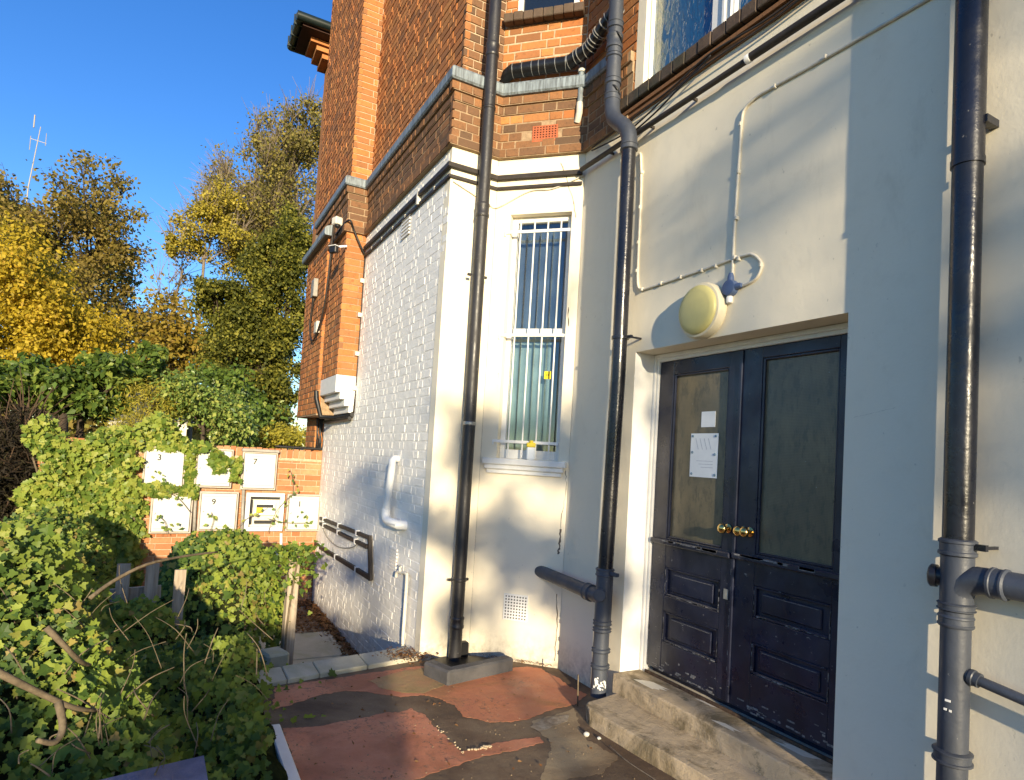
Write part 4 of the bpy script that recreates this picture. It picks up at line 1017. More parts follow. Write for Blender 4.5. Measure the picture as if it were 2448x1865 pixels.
# floodlight, camera, small boxes on the pier
def PF_(x, y, d): u, z = FP.px(x, y, d); return FP.pt(u, d, z)
FL = thing('floodlight', 'small black floodlight with a white back fixed to the brick pier', 'floodlight', PF_(800, 597, .1))
c = PF_(798, 597, .14)
m = MB(); m.box(Fr(c.x, c.y, .5), -.055, .055, -.025, .025, c.z-.04, c.z+.035, .008); m.build('housing', M['black'], FL)
m = MB(); m.box(Fr(c.x, c.y, .5), -.055, .055, -.04, .035, c.z+.036, c.z+.044, .002); m.bar(c+Vector((0, -.02, .035)), c+Vector((0, -.14, .07)), .02, .02); m.build('visor', M['white_plastic'], FL)
c = PF_(806, 535, .12)
CM = thing('security_camera', 'white box camera under the coping of the brick pier', 'camera', c)
m = MB(); m.box(Fr(c.x, c.y, .3), -.05, .05, -.045, .045, c.z-.02, c.z+.07, .01); m.build('housing', M['off_white'], CM)
m = MB(); m.lathe(c+Vector((-.03, .0, -.02)), (0, 0, -1), [(.03, 0), (.03, .02), (.02, .035), (.005, .042)], 16); m.build('lens_dome', M['black'], CM, True)
u, z = PFAR.px(752, 690, .03)
SB = thing('wall_box', 'small grey white box high on the far brick wall with a looping cable', 'wall box', PFAR.pt(u, 0, z))
m = MB(); m.box(PFAR, u-.09, u+.09, .002, .06, z-.12, z+.12, .006); m.build('box_body', M['cable_grey'], SB)
m = MB(); m.tube(smooth_path([PFAR.pt(u, .03, z-.12), PFAR.pt(u+.15, .03, z-.5), PFAR.pt(u-.2, .03, z-.72), PFAR.pt(u-.75, .03, z-.35), PFAR.pt(u-.95, .03, z+.6)]), .012, 6); m.build('cable', M['cable_dark'], SB, True)
u, z = PFAR.px(757, 783, .03)
m = MB(); m.box(PFAR, u-.075, u+.075, .002, .05, z-.075, z+.075, .006)
tag(m.build('wall_box', M['off_white'], None, base=PFAR.pt(u, 0, z)), 'plain small white box lower down on the far brick wall', 'wall box')

#@@SPLIT
# ------------------------------------------------------------------ ground
def flat(name, poly, z, mat, thick=.003, rag=0.0, sub=1, kind='structure', label=None, cat=None):
    P = []; ph = [random.uniform(0, 6) for _ in range(6)]
    for i in range(len(poly)):
        a, b = Vector(poly[i]), Vector(poly[(i+1) % len(poly)]); ns = max(2, int((b-a).length/.012)) if rag else 1
        for k in range(ns):
            q = a+(b-a)*(k/ns); w = [rag*(1.0*math.sin(q.x*23+q.y*19+ph[j])+.8*math.sin(q.x*61-q.y*47+ph[j+1])+.6*math.sin(q.x*131+q.y*117+ph[j+2])) for j in (0, 3)]
            P.append((q.x+w[0]+random.uniform(-rag, rag)*.5, q.y+w[1]+random.uniform(-rag, rag)*.5))
    m = MB(); m.prism(P, z-thick, z); o = m.build(name, mat, None, base=(sum(p[0] for p in P)/len(P), sum(p[1] for p in P)/len(P), z))
    return tag(o, label, cat, kind=kind)
m = MB(); m.box(WORLD, -400, 900, -700, 700, -1.6, -.506); tag(m.build('ground', M['soil'], None), kind='structure')
# the terrace stands half a metre above the garden
m = MB(); m.box(WORLD, -6.0, 4.62, -2.749, -.60, -.55, .0); tag(m.build('terrace', M['asphalt'], None, base=(0, -1.7, 0)), kind='structure')
zF = lambda x, y: (600+x*.40816, 1400+y*.40816)
G = lambda pts, z=0.0: [tuple(PZ(*zF(x, y), z))[:2] for x, y in pts]
flat('cement_patch', G([(1640, 800), (1800, 750), (1890, 720), (1960, 900), (2150, 1000), (2050, 1100), (1850, 1139), (1700, 1139), (1760, 960), (1740, 900)]), .0009, M['cement'], .0006, rag=.006)
flat('painted_floor', G([(140, 597), (560, 533), (940, 478), (1050, 470), (1010, 640), (880, 652), (790, 640), (700, 625), (560, 616), (400, 645), (205, 708), (130, 720)]), .0016, M['red_floor'], .0008, rag=.005)
flat('mossy_patch', G([(700, 560), (900, 500), (1040, 480), (1190, 560), (1130, 590), (1010, 635), (880, 630), (760, 605)]), .0038, M['moss_floor'], .0008, rag=.006)
flat('painted_floor', G([(1010, 640), (1070, 600), (1200, 555), (1330, 525), (1540, 480), (1620, 478), (1700, 490), (1800, 545), (1890, 605), (1965, 640), (1890, 700), (1760, 730), (1610, 785), (1520, 800), (1400, 803), (1260, 775), (1180, 700), (1110, 665)]), .0027, M['lit_red_floor'], .001, rag=.005)
flat('painted_floor', G([(180, 838), (300, 832), (390, 828), (480, 805), (540, 795), (620, 785), (700, 770), (790, 742), (860, 745), (940, 722), (1010, 755), (1100, 850), (1230, 968), (1320, 958), (1420, 930), (1600, 895), (1700, 890), (1720, 922), (1500, 972), (1300, 1020), (1100, 1085), (950, 1150), (880, 1300), (330, 1300), (255, 1040)]), .0018, M['red_floor'], .001, rag=.005)
# cement crumbs along the saw-cut corner
m = MB(); a, b = PZ(*zF(1245, 962), .015), PZ(*zF(1415, 930), .015)
for k in range(20):
    p = a+(b-a)*random.random(); s = random.uniform(.003, .010); q = Fr(p.x+random.uniform(-.012, .012), p.y+random.uniform(-.01, .01), random.random()*6)
    m.box(q, -s, s, -s*.7, s*.7, .0005, .003+s*.9, s*.3)
a2 = PZ(*zF(1040, 770), .015)
for k in range(14):
    p = a2+(a-a2)*random.random(); s = random.uniform(.003, .006); q = Fr(p.x+random.uniform(-.012, .012), p.y+random.uniform(-.01, .01), random.random()*6)
    m.box(q, -s, s, -s*.7, s*.7, .0005, .003+s*.7, s*.3)
tag(m.build('mortar_crumbs', M['concrete'], None, base=a), kind='stuff')
# white powdery residue + grit
flat('residue_patch', G([(1640, 830), (1700, 790), (1790, 765), (1860, 760), (1850, 800), (1760, 830), (1690, 855)]), .0034, M['residue'], .0008, rag=.005)
m = MB()
for k in range(240):
    c = PZ(random.uniform(640, 1900), random.uniform(1600, 1865), 0)
    if c.y < -2.3: continue
    s_ = random.uniform(.0012, .0034); m.box(Fr(c.x, c.y, random.random()*6), -s_, s_, -s_*.8, s_*.8, .0005, .003+s_*.8, s_*.3)
tag(m.build('grit', M['cement'], None), kind='stuff')
# two pale pebbles by the step
for (x, y, s, lab) in ((1402, 1760, .018, 'larger white pebble on the dark cement beside the lower step'), (1432, 1768, .012, 'smaller chalky pebble nearest the corner of the lower step')):
    p = PZ(x, y, .0); bm = bmesh.new(); bmesh.ops.create_icosphere(bm, subdivisions=2, radius=s)
    for v in bm.verts: v.co *= random.uniform(.85, 1.12); v.co.z *= .75
    me = D.meshes.new('pebble'); bm.to_mesh(me); bm.free(); me.materials.append(M['box_white']); o = D.objects.new('pebble', me); o.location = (p.x, p.y, s*.65); link(o, None, o.location); tag(o, lab, 'pebble')
a, b = PZ(1456, 1782, .03), PZ(1560, 1860, .03)
cable('dry_stalk', 'dry straw coloured stalk lying beside the lower step', smooth_path([a, (a+b)/2+Vector((.01, .015, .0)), b, b+(b-a)*.3]), [.003]*19, M['bark_pale'])['category'] = 'stalk'
p = PZ(1381, 1688, .0)
cable('steel_rod', 'thin rusty rod standing up beside the corner of the lower step', [(p.x, p.y, -.02), (p.x+.012, p.y-.0, .20)], .005, M['stem'])['category'] = 'rod'

# terrace edging: four pale slabs at the top of the drop
KB = thing('edging_kerb', 'row of pale concrete edging slabs along the drop to the side path', 'kerb', (4.58, -1.2, 0))
e0, e1 = -.60, -1.80
ys = [-.60, -.80, -1.02, -1.38, -1.80]
for k in range(4):
    m = MB(); ya, yb = ys[k], ys[k+1]; off_ = .02*k
    m.box(Fr(0, 0, 0), 4.42+.19*(-.6-ya)*.95, 4.42+.19*(-.6-ya)*.95+.27, yb+.003, ya-.002, -.07, .032+random.uniform(-.003, .003), .006); 
    # shear the slab so the row follows the slanting edge
    vv = []
    for v in m.v: vv.append((v[0]+(ya-v[1])*.19, v[1], v[2]))
    m.v = vv; m.build('slab', M['slab'], KB)
m = MB(); m.box(WORLD, 4.621, 4.86, -1.809, -.60, -.55, -.08); tag(m.build('retaining_edge', M['gully'], None, base=(4.7, -1.2, -.3)), kind='structure')
# lower side path
m = MB(); m.box(WORLD, 4.87, 8.74, -1.809, -.75, -.56, -.5); tag(m.build('path', M['path'], None, base=(6.8, -1.3, -.5)), kind='structure')
for (xa, xb, lab) in ((5.55, 6.35, 0), (6.37, 7.25, 1)):
    m = MB(); m.box(WORLD, xa, xb, -1.72, -.95, -.499, -.462, .008); tag(m.build('paving_slab', M['slab'], None, base=((xa+xb)/2, -1.3, -.5)), ('nearer', 'farther')[lab]+' pale paving slab on the lower side path by the white wall', 'paving slab')
# gully kerb round the foot of the downpipe
GK = thing('drain_gully', 'dark cement gully kerb around the foot of the charcoal downpipe', 'drain gully', (4.45, -2.05, 0))
zH = lambda x, y: (1050+x*.357, 1100+y*.357)
ko = [PZ(*zF(x, y), .05) for x, y in ((1035, 470), (1150, 528), (1530, 462), (1500, 405))]
m = MB(); w = .055
def curb(a, b, w, h):
    a, b = Vector(a), Vector(b); d = (b-a); L_ = d.length; m.box(Fr(a.x, a.y, math.atan2(d.y, d.x)), -w*.5, L_+w*.5, -w/2, w/2, -.03, h, .014)
A_ = PZ(*zF(1062, 478), .06); B_ = PZ(*zF(1160, 520), .06); C_ = PZ(*zF(1490, 448), .06)
curb(A_, B_, .095, .10)
curb(B_+(C_-B_).normalized()*.05, C_, .095, .097)
m.build('kerb', M['gully'], GK)
m = MB(); m.prism([tuple(A_.xy), tuple(B_.xy), tuple(C_.xy), (4.36, -2.45), (4.62, -2.20), (4.64, -1.9)], -.02, .007); m.build('gully_floor', M['black'], GK)
m = MB(); m.box(WORLD, 4.585, 4.645, -2.20, -2.06, .0, .12, .01); m.build('gully_block', M['black'], GK)

# concrete steps
ST = thing('concrete_steps', 'two worn concrete steps up to the black double doors', 'steps', (2.6, -2.55, 0))
def step(poly, z0, z1, b):
    bm = bmesh.new(); vs = [bm.verts.new((x, y, z)) for z in (z0, z1) for x, y in poly]; n = len(poly)
    bm.faces.new(vs[:n][::-1]); bm.faces.new(vs[n:])
    for i in range(n): bm.faces.new((vs[i], vs[(i+1) % n], vs[n+(i+1) % n], vs[n+i]))
    bmesh.ops.bevel(bm, geom=[e for e in bm.edges], offset=b, segments=2, affect='EDGES', profile=.6)
    bmesh.ops.triangulate(bm, faces=[f for f in bm.faces if len(f.verts) > 4])
    bmesh.ops.subdivide_edges(bm, edges=[e for e in bm.edges if e.calc_length() > .12], cuts=6, use_grid_fill=True)
    for v in bm.verts:
        n_ = math.sin(v.co.x*13.1+v.co.z*31)*math.sin(v.co.x*5.3+v.co.y*17)+.6*math.sin(v.co.x*41+1.3)
        v.co.y += n_*.004; v.co.z += .002*n_
    mm = MB(); bm.verts.index_update(); mm.add([v.co for v in bm.verts], [[v.index for v in f.verts] for f in bm.faces]); bm.free(); return mm
step([(3.235, -2.385), (3.27, -2.42), (3.35, -2.745), (1.0, -2.745), (1.0, -2.46), (2.23, -2.425), (3.17, -2.36)], -.05, .102, .012).build('step', M['step'], ST)
step([(3.376, -2.69), (3.376, -2.925), (1.842, -2.925), (1.842, -2.695)], .06, .216, .010).build('step', M['step'], ST)
m = MB(); m.box(FDo, 1.845, 3.33, .0, .022, .2, .232, .004); m.build('threshold', M['wood_dark'], ST)

# terrace retaining wall towards the garden: white capping and a brick faced side
TW = thing('terrace_wall', 'low terracotta brick wall with a white capping strip at the terrace edge', 'low wall', (3.2, -.58, 0))
m = MB(); m.box(WORLD, -1.5, 3.72, -.645, -.585, .0, .05, .006); m.build('capping', M['white_paint'], TW)
m = MB(); m.box(WORLD, -1.5, 3.70, -.60, -.556, -.5, -.004); m.build('mortar', M['mortar'], TW)
cnt = 0
for k in range(6):
    z = -.455+k*.075
    for i in range(14):
        x = 3.68-i*.225-(.11 if k % 2 else 0)
        m = MB(); brick_geo(m, Fr(0, -.548, 0), x-.212, x, random.uniform(-.002, .002), z, z+.064, 0, .03); m.build('brick', M['paver'], TW)

# ------------------------------------------------------------------ meter wall and boxes
XM = 8.75
FM = Fr(XM, -1.81, math.pi/2)              # u runs towards +Y, outward normal faces -X (the viewer)
GW = thing('garden_wall', 'low red brick garden wall carrying the meter boxes, joined to the white wall', 'garden wall', (XM, -.5, -.5))
m = MB(); m.box(FM, .006, 3.1, -.21, -.008, -.55, 1.535); m.build('mortar', M['mortar'], GW)
BW_ = []
BRs = BR; BR = []
lay(FM, .0, 3.12, -.5, 1.40, .0, 'brick_wall', off=0, jit=.003)
gw = BR; BR = []
lay(FM, .0, 3.12, 1.435, 1.55, .004, 'brick_wall', bond='header', course=.125, jit=.005, j=.012)
for b in BR: gw.append((b[0], b[1], b[1]+.068, b[3], b[4]-.0, 1.545+random.uniform(-.006, .006), b[6], b[7])) if False else None
BR = BRs
u = .004
while u < 3.1:
    gw.append((FM, u, u+.066, .003+random.uniform(-.003, .003), 1.432, 1.546+random.uniform(-.006, .006), random.random(), 'brick_wall')); u += .077
gw = [b for b in gw if not (b[4] > 1.39 and b[4] < 1.43)]
gw.sort(key=lambda b: (px_size(b) if b[1] < 1.3 else px_size(b)*.3), reverse=True)
for (fr, u0, u1, d, z0, z1, t, mk) in gw[:170]:
    kind = 's' if u1-u0 > .13 else 'h'; w = .215 if kind == 's' else .1025
    o = D.objects.new('brick', unit_brick(kind, mk)); o.location = fr.pt((u0+u1)/2, d, z0)-BASE[GW.name]
    o.rotation_euler = (0, 0, fr.a+random.uniform(-.01, .01)); o.scale = ((u1-u0)/w, 1, (z1-z0)/.065); link(o, GW)
m = MB()
for b in gw[170:]: brick_geo(m, *b[:6], b[6]+.001)
tag(m.build('brickwork', M['brick_wall'], GW), kind='stuff')

def digit(parent, txt, fr, u, d, z, size):
    cu = D.curves.new('number', 'FONT'); cu.body = txt; cu.size = size; cu.offset = .0015; cu.align_x = 'CENTER'; cu.align_y = 'CENTER'
    to = D.objects.new('tmp', cu); COL.objects.link(to); dg = bpy.context.evaluated_depsgraph_get(); me = D.meshes.new_from_object(to.evaluated_get(dg)); D.objects.remove(to)
    b = BASE[parent.name]
    for v in me.vertices:
        p = fr.pt(u-v.co.x, d, z+v.co.y); v.co = p-b        # viewer sees u increase to the left
    me.materials.clear(); me.materials.append(M['number']); o = D.objects.new('number', me); link(o, parent); return o
XF = .10
def mbox(corners, num, label, roof=False, empty=False, tilt=0.0):
    (xa, ya), (xb, yb) = corners
    X_ = XM-XF; a, b = PX(xa, ya, X_), PX(xb, yb, X_)
    c = (a+b)/2
    u0, u1 = c.y-(a.y-b.y)/2+1.81, c.y+(a.y-b.y)/2+1.81
    z0, z1 = c.z-.245, c.z+.245
    t = thing('meter_box', label, 'meter box', FM.pt((u0+u1)/2, 0, z0), 'white meter boxes on the garden wall')
    m = MB(); dark = M['off_white']
    if not empty:
        m.box(FM, u0, u1, .006, XF-.012, z0, z1, .006); m.build('cabinet', M['box_side'], t)
        m = MB(); m.box(FM, u0+.020, u1-.020, XF-.0115, XF+.001, z0+.020, z1-.020, .002); m.build('door_gap_shade', M['cable_dark'], t)  # dark rim paints the shadow of the gap round the door
        m = MB(); m.box(FM, u0+.024, u1-.024, XF-.0112, XF+.002, z0+.024, z1-.024, .003)
        dr = m.build('door', M['box_white'], t)
        m = MB()
        for q in ((u0+.05, u1-.05, z1-.062, z1-.058), (u0+.05, u1-.05, z0+.058, z0+.062)): m.box(FM, q[0], q[1], XF+.0018, XF+.0026, q[2], q[3])
        tag(m.build('groove_shade', M['cable_grey'], dr), kind='stuff')  # grey strips paint the shade of the recess lines
        if num: digit(dr, num, FM, (u0+u1)/2+.06, XF+.0032, z1-.13, .10)
        m = MB(); m.lathe(FM.pt(u1-.05, XF+.002, (z0+z1)/2), FM.n, [(.012, 0), (.012, .004), (.004, .006)], 12); m.build('lock', M['steel'], dr)
    else:
        s = .05
        for q in ((u0, u0+s, z0, z1), (u1-s, u1, z0, z1), (u0+s, u1-s, z1-s, z1), (u0+s, u1-s, z0, z0+s)): m.box(FM, q[0], q[1], .006, XF, q[2], q[3], .005)
        m.build('frame', M['white_plastic'], t)
        m = MB(); m.box(FM, u0+s, u1-s, .006, .012, z0+s, z1-s); m.build('back_panel', M['off_white'], t)
        m = MB(); m.box(FM, u0+.10, u1-.10, .0125, .07, z0+.20, z1-.12, .01); m.build('meter', M['white_plastic'], t)
        m = MB(); m.box(FM, u0+.13, u1-.13, .0705, .075, z1-.19, z1-.15); m.box(FM, u0+.09, u1-.12, .0125, .05, z0+.09, z0+.13, .004); m.box(FM, u1-.085, u1-.065, .0125, .05, z0+.08, z1-.09, .004); m.box(FM, u0+.055, u1-.07, .0125, .04, z1-.085, z1-.06, .003); m.build('fuse_gear', M['black'], t)
        m = MB(); m.box(FM, u1-.21, u1-.13, .0755, .077, z0+.23, z0+.30); m.build('warning_sticker', M['yellow'], t)
    if roof:
        m = MB(); m.box(FM, u0-.012, u1+.012, .0, XF+.02, z1-.002, z1+.035, .006); m.build('roof', M['cable_grey'], t)
    return t
mbox(((345, 1074), (440, 1160)), '3', 'white meter box numbered 3, topmost left with ivy along its top edge')
mbox(((470, 1074), (553, 1164)), '5', 'white meter box numbered 5 with ivy hanging over its corner')
mbox(((581, 1082), (659, 1169)), '7', 'white meter box numbered 7 with a grey top strip, beside bare brick', roof=True)
mbox(((362, 1184), (456, 1270)), None, 'white meter box without a number, lower left, crossed by a twig')
mbox(((478, 1176), (565, 1268)), '9', 'white meter box numbered 9 in the lower row')
mbox(((590, 1180), (675, 1268)), None, 'doorless meter box showing the meter and a yellow sticker inside', empty=True)
mbox(((688, 1184), (763, 1268)), '1', 'white meter box numbered 1 in the lower row beside the white wall')
for (x, lab) in ((468, 'left upright grey conduit between the lower meter boxes'), (582, 'right upright grey conduit between the lower meter boxes')):
    a, b = PX(x, 1175, XM-.04), PX(x-4, 1275, XM-.04); m = MB(); m.tube([(XM-.04, a.y, a.z+.03), (XM-.04, b.y, b.z-.1)], .02, 10); tag(m.build('conduit', M['cable_grey'], None, True, base=a), lab, 'conduit')
a, b = PX(672, 1275, XM-.04), PX(672, 1320, XM-.04); m = MB(); m.tube([a, b], .018, 10); m.bar(b+Vector((0, -.09, -.01)), b+Vector((0, .09, -.02)), .05, .05); tag(m.build('stop_valve', M['white_plastic'], None, base=a), 'white pipe and valve under the doorless meter box', 'valve')

#@@SPLIT
# ------------------------------------------------------------------ foliage tools
T_OVAL = (np.array([(0, 0, 0), (.32, .35, .05), (.0, 1.0, -.02), (-.32, .35, .05), (0, .4, -.03)]), np.array([(0, 1, 4), (1, 2, 4), (2, 3, 4), (3, 0, 4)]))
T_DIAM = (np.array([(0, 0, 0), (.36, .5, .06), (0, 1.0, 0), (-.36, .5, .06)]), np.array([(0, 1, 2), (0, 2, 3)]))
_iv = [(0, 0, 0), (.30, -.10, .02), (.52, .12, .07), (.30, .36, .02), (.34, .66, .05), (.12, .66, 0), (0, 1.0, -.05), (-.12, .66, 0), (-.34, .66, .05), (-.30, .36, .02), (-.52, .12, .07), (-.30, -.10, .02), (0, .35, -.035)]
T_IVY = (np.array(_iv), np.array([(i, i+1, 12) for i in range(11)]+[(11, 0, 12)]))
T_STRAP = (np.array([(-.10, 0, 0), (.10, 0, 0), (.07, .6, .06), (-.07, .6, .06), (0, 1, 0)]), np.array([(0, 1, 2), (0, 2, 3), (3, 2, 4)]))
def leaf_arrays(P, N, S, tmpl, spin=None, droop=.35):
    """P (n,3) positions, N (n,3) facing normals, S (n,) sizes -> vertices and faces"""
    n = len(P); V0, F0 = tmpl; k = len(V0)
    N = N/np.maximum(np.linalg.norm(N, axis=1, keepdims=True), 1e-6)
    up = rng.normal(size=(n, 3)); up[:, 2] -= droop*2
    up -= N*np.sum(up*N, axis=1, keepdims=True); up /= np.maximum(np.linalg.norm(up, axis=1, keepdims=True), 1e-6)
    sd = np.cross(up, N)
    V = P[:, None, :]+S[:, None, None]*(V0[None, :, 0:1]*sd[:, None, :]+V0[None, :, 1:2]*up[:, None, :]+V0[None, :, 2:3]*N[:, None, :])
    F = (np.arange(n)*k)[:, None, None]+F0[None]
    return V.reshape(-1, 3), F.reshape(-1, F0.shape[1]), k
def leaves(name, P, N, S, tmpl, mat, parent, tone=None, droop=.35):
    V, F, k = leaf_arrays(P, N, S, tmpl, None, droop)
    tn = np.repeat(tone if tone is not None else rng.random(len(P))*.999, k)
    return np_obj(name, V, F, mat, parent, tn)
def unit(n): 
    v = rng.normal(size=(n, 3)); return v/np.linalg.norm(v, axis=1, keepdims=True)

def tree(name, label, cat, base, trunk_h, blobs, leaf, n, size, mat, bark, tmpl=T_DIAM, r0=.18, group=None, twig=0, clump=.16, kids=9, twig_len=.8, out=.5, twig_r=.012):
    """blobs: list of (centre, radius xyz). Limbs run from the trunk to clump points in the blobs; leaves gather round clumps."""
    base = Vector(base); t = thing(name, label, cat, base, group)
    top = Vector((base.x, base.y, base.z+trunk_h)); bmid = sum((Vector(b[0]) for b in blobs), Vector())/len(blobs)
    tr = MB(); spine = [base, base.lerp(top, .5)+Vector((random.uniform(-.1, .1), random.uniform(-.1, .1), 0)), top, top.lerp(bmid, .6)]
    tr.tube(spine, [r0*1.25, r0, r0*.8, r0*.45], 8); to = tr.build('trunk', bark, t, True)
    br = MB(); CP, CS = [], []
    vols = [b[1][0]*b[1][1]*b[1][2] for b in blobs]; tv = sum(vols)
    for (c, rad), v in zip(blobs, vols):
        c = Vector(c); nk = max(4, int(kids*v/tv*len(blobs)))
        root = top.lerp(c, .12)
        mid = root.lerp(c, .5)+Vector((0, 0, rad[2]*.1)); br.tube(smooth_path([root, mid, c], 3), np.linspace(r0*.5, r0*.22, 7), 6)
        for k in range(nk):
            d = Vector(unit(1)[0]); rr = random.uniform(.35, .92)
            p = c+Vector((d.x*rad[0], d.y*rad[1], d.z*rad[2]))*rr
            j = mid.lerp(c, random.random()); br.tube(smooth_path([j, j.lerp(p, .5)+Vector((0, 0, .08*rad[2])), p], 3), np.linspace(r0*.18, r0*.05, 7), 5)
            for q in range(3):
                d2 = (d+Vector(unit(1)[0])*.8).normalized(); e = p+Vector((d2.x*rad[0], d2.y*rad[1], d2.z*rad[2]))*random.uniform(.12, .34)
                br.tube([p, e], [r0*.05, r0*.015], 4); CP.append(e); CS.append(min(rad)*clump)
            CP.append(p); CS.append(min(rad)*clump*1.2)
            for q in range(twig):
                d3 = (d*out+Vector(unit(1)[0])*.55+Vector((0, 0, .55))).normalized(); L_ = twig_len*random.uniform(.4, 1.1)
                e = p+d3*L_; br.tube([p, p.lerp(e, .5)+Vector(unit(1)[0])*.05, e], [twig_r, twig_r*.7, twig_r*.35], 3, cap=False)
    br.build('branch', bark, t)
    CP = np.array([tuple(p) for p in CP]); CS = np.array(CS)
    if n:
        w = rng.random(len(CP))**1.5+.15; idx = rng.choice(len(CP), n, p=w/w.sum())
        off = rng.normal(size=(n, 3))*CS[idx][:, None]*np.array([1.15, 1.15, .8])
        P = CP[idx]+off; N = unit(n)*.9+off/np.maximum(np.linalg.norm(off, axis=1, keepdims=True), 1e-6)*.5+np.array([0, 0, .45])
        ct = rng.random(len(CP)); tone = np.clip(ct[idx]*.55+rng.random(n)*.44, 0, .998)
        leaves('crown', P, N, size*rng.uniform(.6, 1.25, n), tmpl, mat, t, tone)
    return t
def ctr(x, y, X): return tuple(PX(x, y, X))
def shrub(name, label, cat, X, blobs_px, n, size, mat, bark=None, depth=1.0, tmpl=T_DIAM, group=None, clump=.22, kids=14, r0=.05, basez=-.5, **kw):
    bl = []
    for (x, y, rx, ry) in blobs_px:
        c = PX(x, y, X); a = (PX(x+rx, y, X)-c).length*.93; b = abs(PX(x, y+ry, X).z-c.z); bl.append((tuple(c), (depth, a, b)))
    bx = sum(b[0][0] for b in bl)/len(bl); by = sum(b[0][1] for b in bl)/len(bl); zmin = min(b[0][2]-b[1][2] for b in bl)
    return tree(name, label, cat, (bx, by, basez), max(.3, (zmin-basez)+.25*min(b[1][2] for b in bl)), bl, None, n, size, mat, bark or M['bark'], tmpl, r0, group, clump=clump, kids=kids, **kw)

# ------------------------------------------------------------------ background trees
shrub('autumn_tree', 'large round autumn tree of thinning brown green leaves, left of the view', 'tree', 30, [(110, 540, 160, 130), (245, 575, 115, 150), (30, 600, 120, 160), (190, 760, 160, 150), (300, 760, 70, 110)], 36000, .15, M['brown_leaf'], depth=4.0, clump=.125, kids=34, r0=.3, twig=5, twig_len=.9, twig_r=.016)
shrub('autumn_tree', 'bright yellow autumn tree at the left edge in front of the brown one', 'tree', 20, [(20, 690, 130, 130), (110, 770, 110, 110), (200, 850, 130, 90), (20, 850, 130, 100), (300, 880, 80, 60)], 44000, .105, M['yellow_leaf'], depth=2.2, clump=.2, kids=28, r0=.2)
shrub('bare_tree', 'tall half bare tree with fine upright twigs behind the brick house edge', 'tree', 27, [(690, 400, 90, 130), (600, 440, 100, 120), (730, 320, 60, 80), (560, 560, 120, 90), (660, 560, 100, 120)], 30000, .12, M['olive_leaf'], M['bark_pale'], depth=3.0, clump=.14, kids=40, r0=.22, twig=14, twig_len=1.25, out=.55, twig_r=.013)
shrub('autumn_tree', 'sparse yellow leaved tree top between the brown tree and the yew', 'tree', 25, [(470, 540, 50, 50), (430, 590, 40, 25), (530, 500, 55, 50), (540, 600, 60, 50)], 9500, .11, M['olive_yellow'], M['bark_pale'], depth=1.6, clump=.2, kids=12, r0=.06, twig=5, twig_len=1.3, twig_r=.014)
shrub('yew_tree', 'dense dark green evergreen tree beside the far brick wall', 'tree', 15, [(705, 560, 45, 80), (660, 640, 60, 70), (600, 700, 60, 60), (540, 730, 60, 50), (500, 690, 35, 40), (690, 760, 50, 90), (570, 810, 70, 60), (640, 840, 70, 60), (530, 870, 60, 45), (600, 930, 70, 50), (680, 930, 50, 60), (640, 1000, 60, 40)], 80000, .075, M['yew'], depth=.9, tmpl=T_DIAM, clump=.24, kids=16, r0=.16)
shrub('autumn_bush', 'rounded orange brown bush in the gap between the big trees', 'bush', 23, [(410, 790, 90, 70), (460, 850, 70, 70), (380, 850, 60, 70)], 7500, .15, M['orange_leaf'], depth=1.8, clump=.25, kids=16, r0=.1, twig=3, twig_len=1.0)
shrub('bare_tree', 'small leafless tree rising in the sky gap behind the orange bush', 'tree', 26, [(440, 640, 40, 50), (400, 700, 50, 40)], 250, .14, M['orange_leaf'], M['bark_pale'], depth=1.0, clump=.2, kids=8, r0=.09, twig=6, twig_len=1.6, twig_r=.012)
shrub('laurel_bush', 'glossy dark green laurel spreading above the ivy at the left', 'bush', 11.5, [(285, 890, 85, 42), (130, 915, 120, 50), (350, 855, 50, 26), (10, 925, 110, 55), (225, 960, 75, 34)], 13000, .115, M['laurel'], depth=.9, tmpl=T_OVAL, clump=.22, kids=26, r0=.06)
shrub('golden_shrub', 'golden green conical shrub behind the ivy covered wall', 'bush', 10.8, [(370, 960, 55, 45), (340, 1020, 60, 50)], 5200, .06, M['golden'], depth=.5, tmpl=T_STRAP, clump=.34, kids=18, r0=.04)
shrub('holly_bush', 'mid green holly bush behind the wall, right of the golden shrub', 'bush', 11.0, [(480, 960, 80, 60), (560, 1000, 60, 50), (430, 930, 50, 40)], 6500, .075, M['holly'], depth=.6, tmpl=T_OVAL, clump=.30, kids=20, r0=.04)
shrub('clipped_hedge', 'low yellowing hedge top beside the far brick wall', 'hedge', 12.5, [(660, 1045, 70, 26), (720, 1050, 40, 24), (620, 1050, 60, 22)], 4200, .06, M['golden'], depth=.5, clump=.4, kids=16, r0=.03)
shrub('dead_hedge', 'brown mass of dead stems at the left edge, darkened in colour for shade', 'hedge', 10.4, [(40, 1060, 70, 80), (90, 1140, 60, 100), (-30, 1160, 120, 120), (60, 1220, 70, 60)], 26000, .10, M['hedge_shade'], M['wood_dark'], depth=.9, tmpl=T_STRAP, clump=.34, kids=26, r0=.06, twig=5, twig_len=.7)
shrub('laurel_bush', 'leafy green laurel filling the space behind the holly and the yew', 'bush', 13.5, [(530, 930, 80, 45), (580, 985, 80, 40)], 4200, .11, M['laurel'], depth=.8, tmpl=T_OVAL, clump=.3, kids=20, r0=.06)
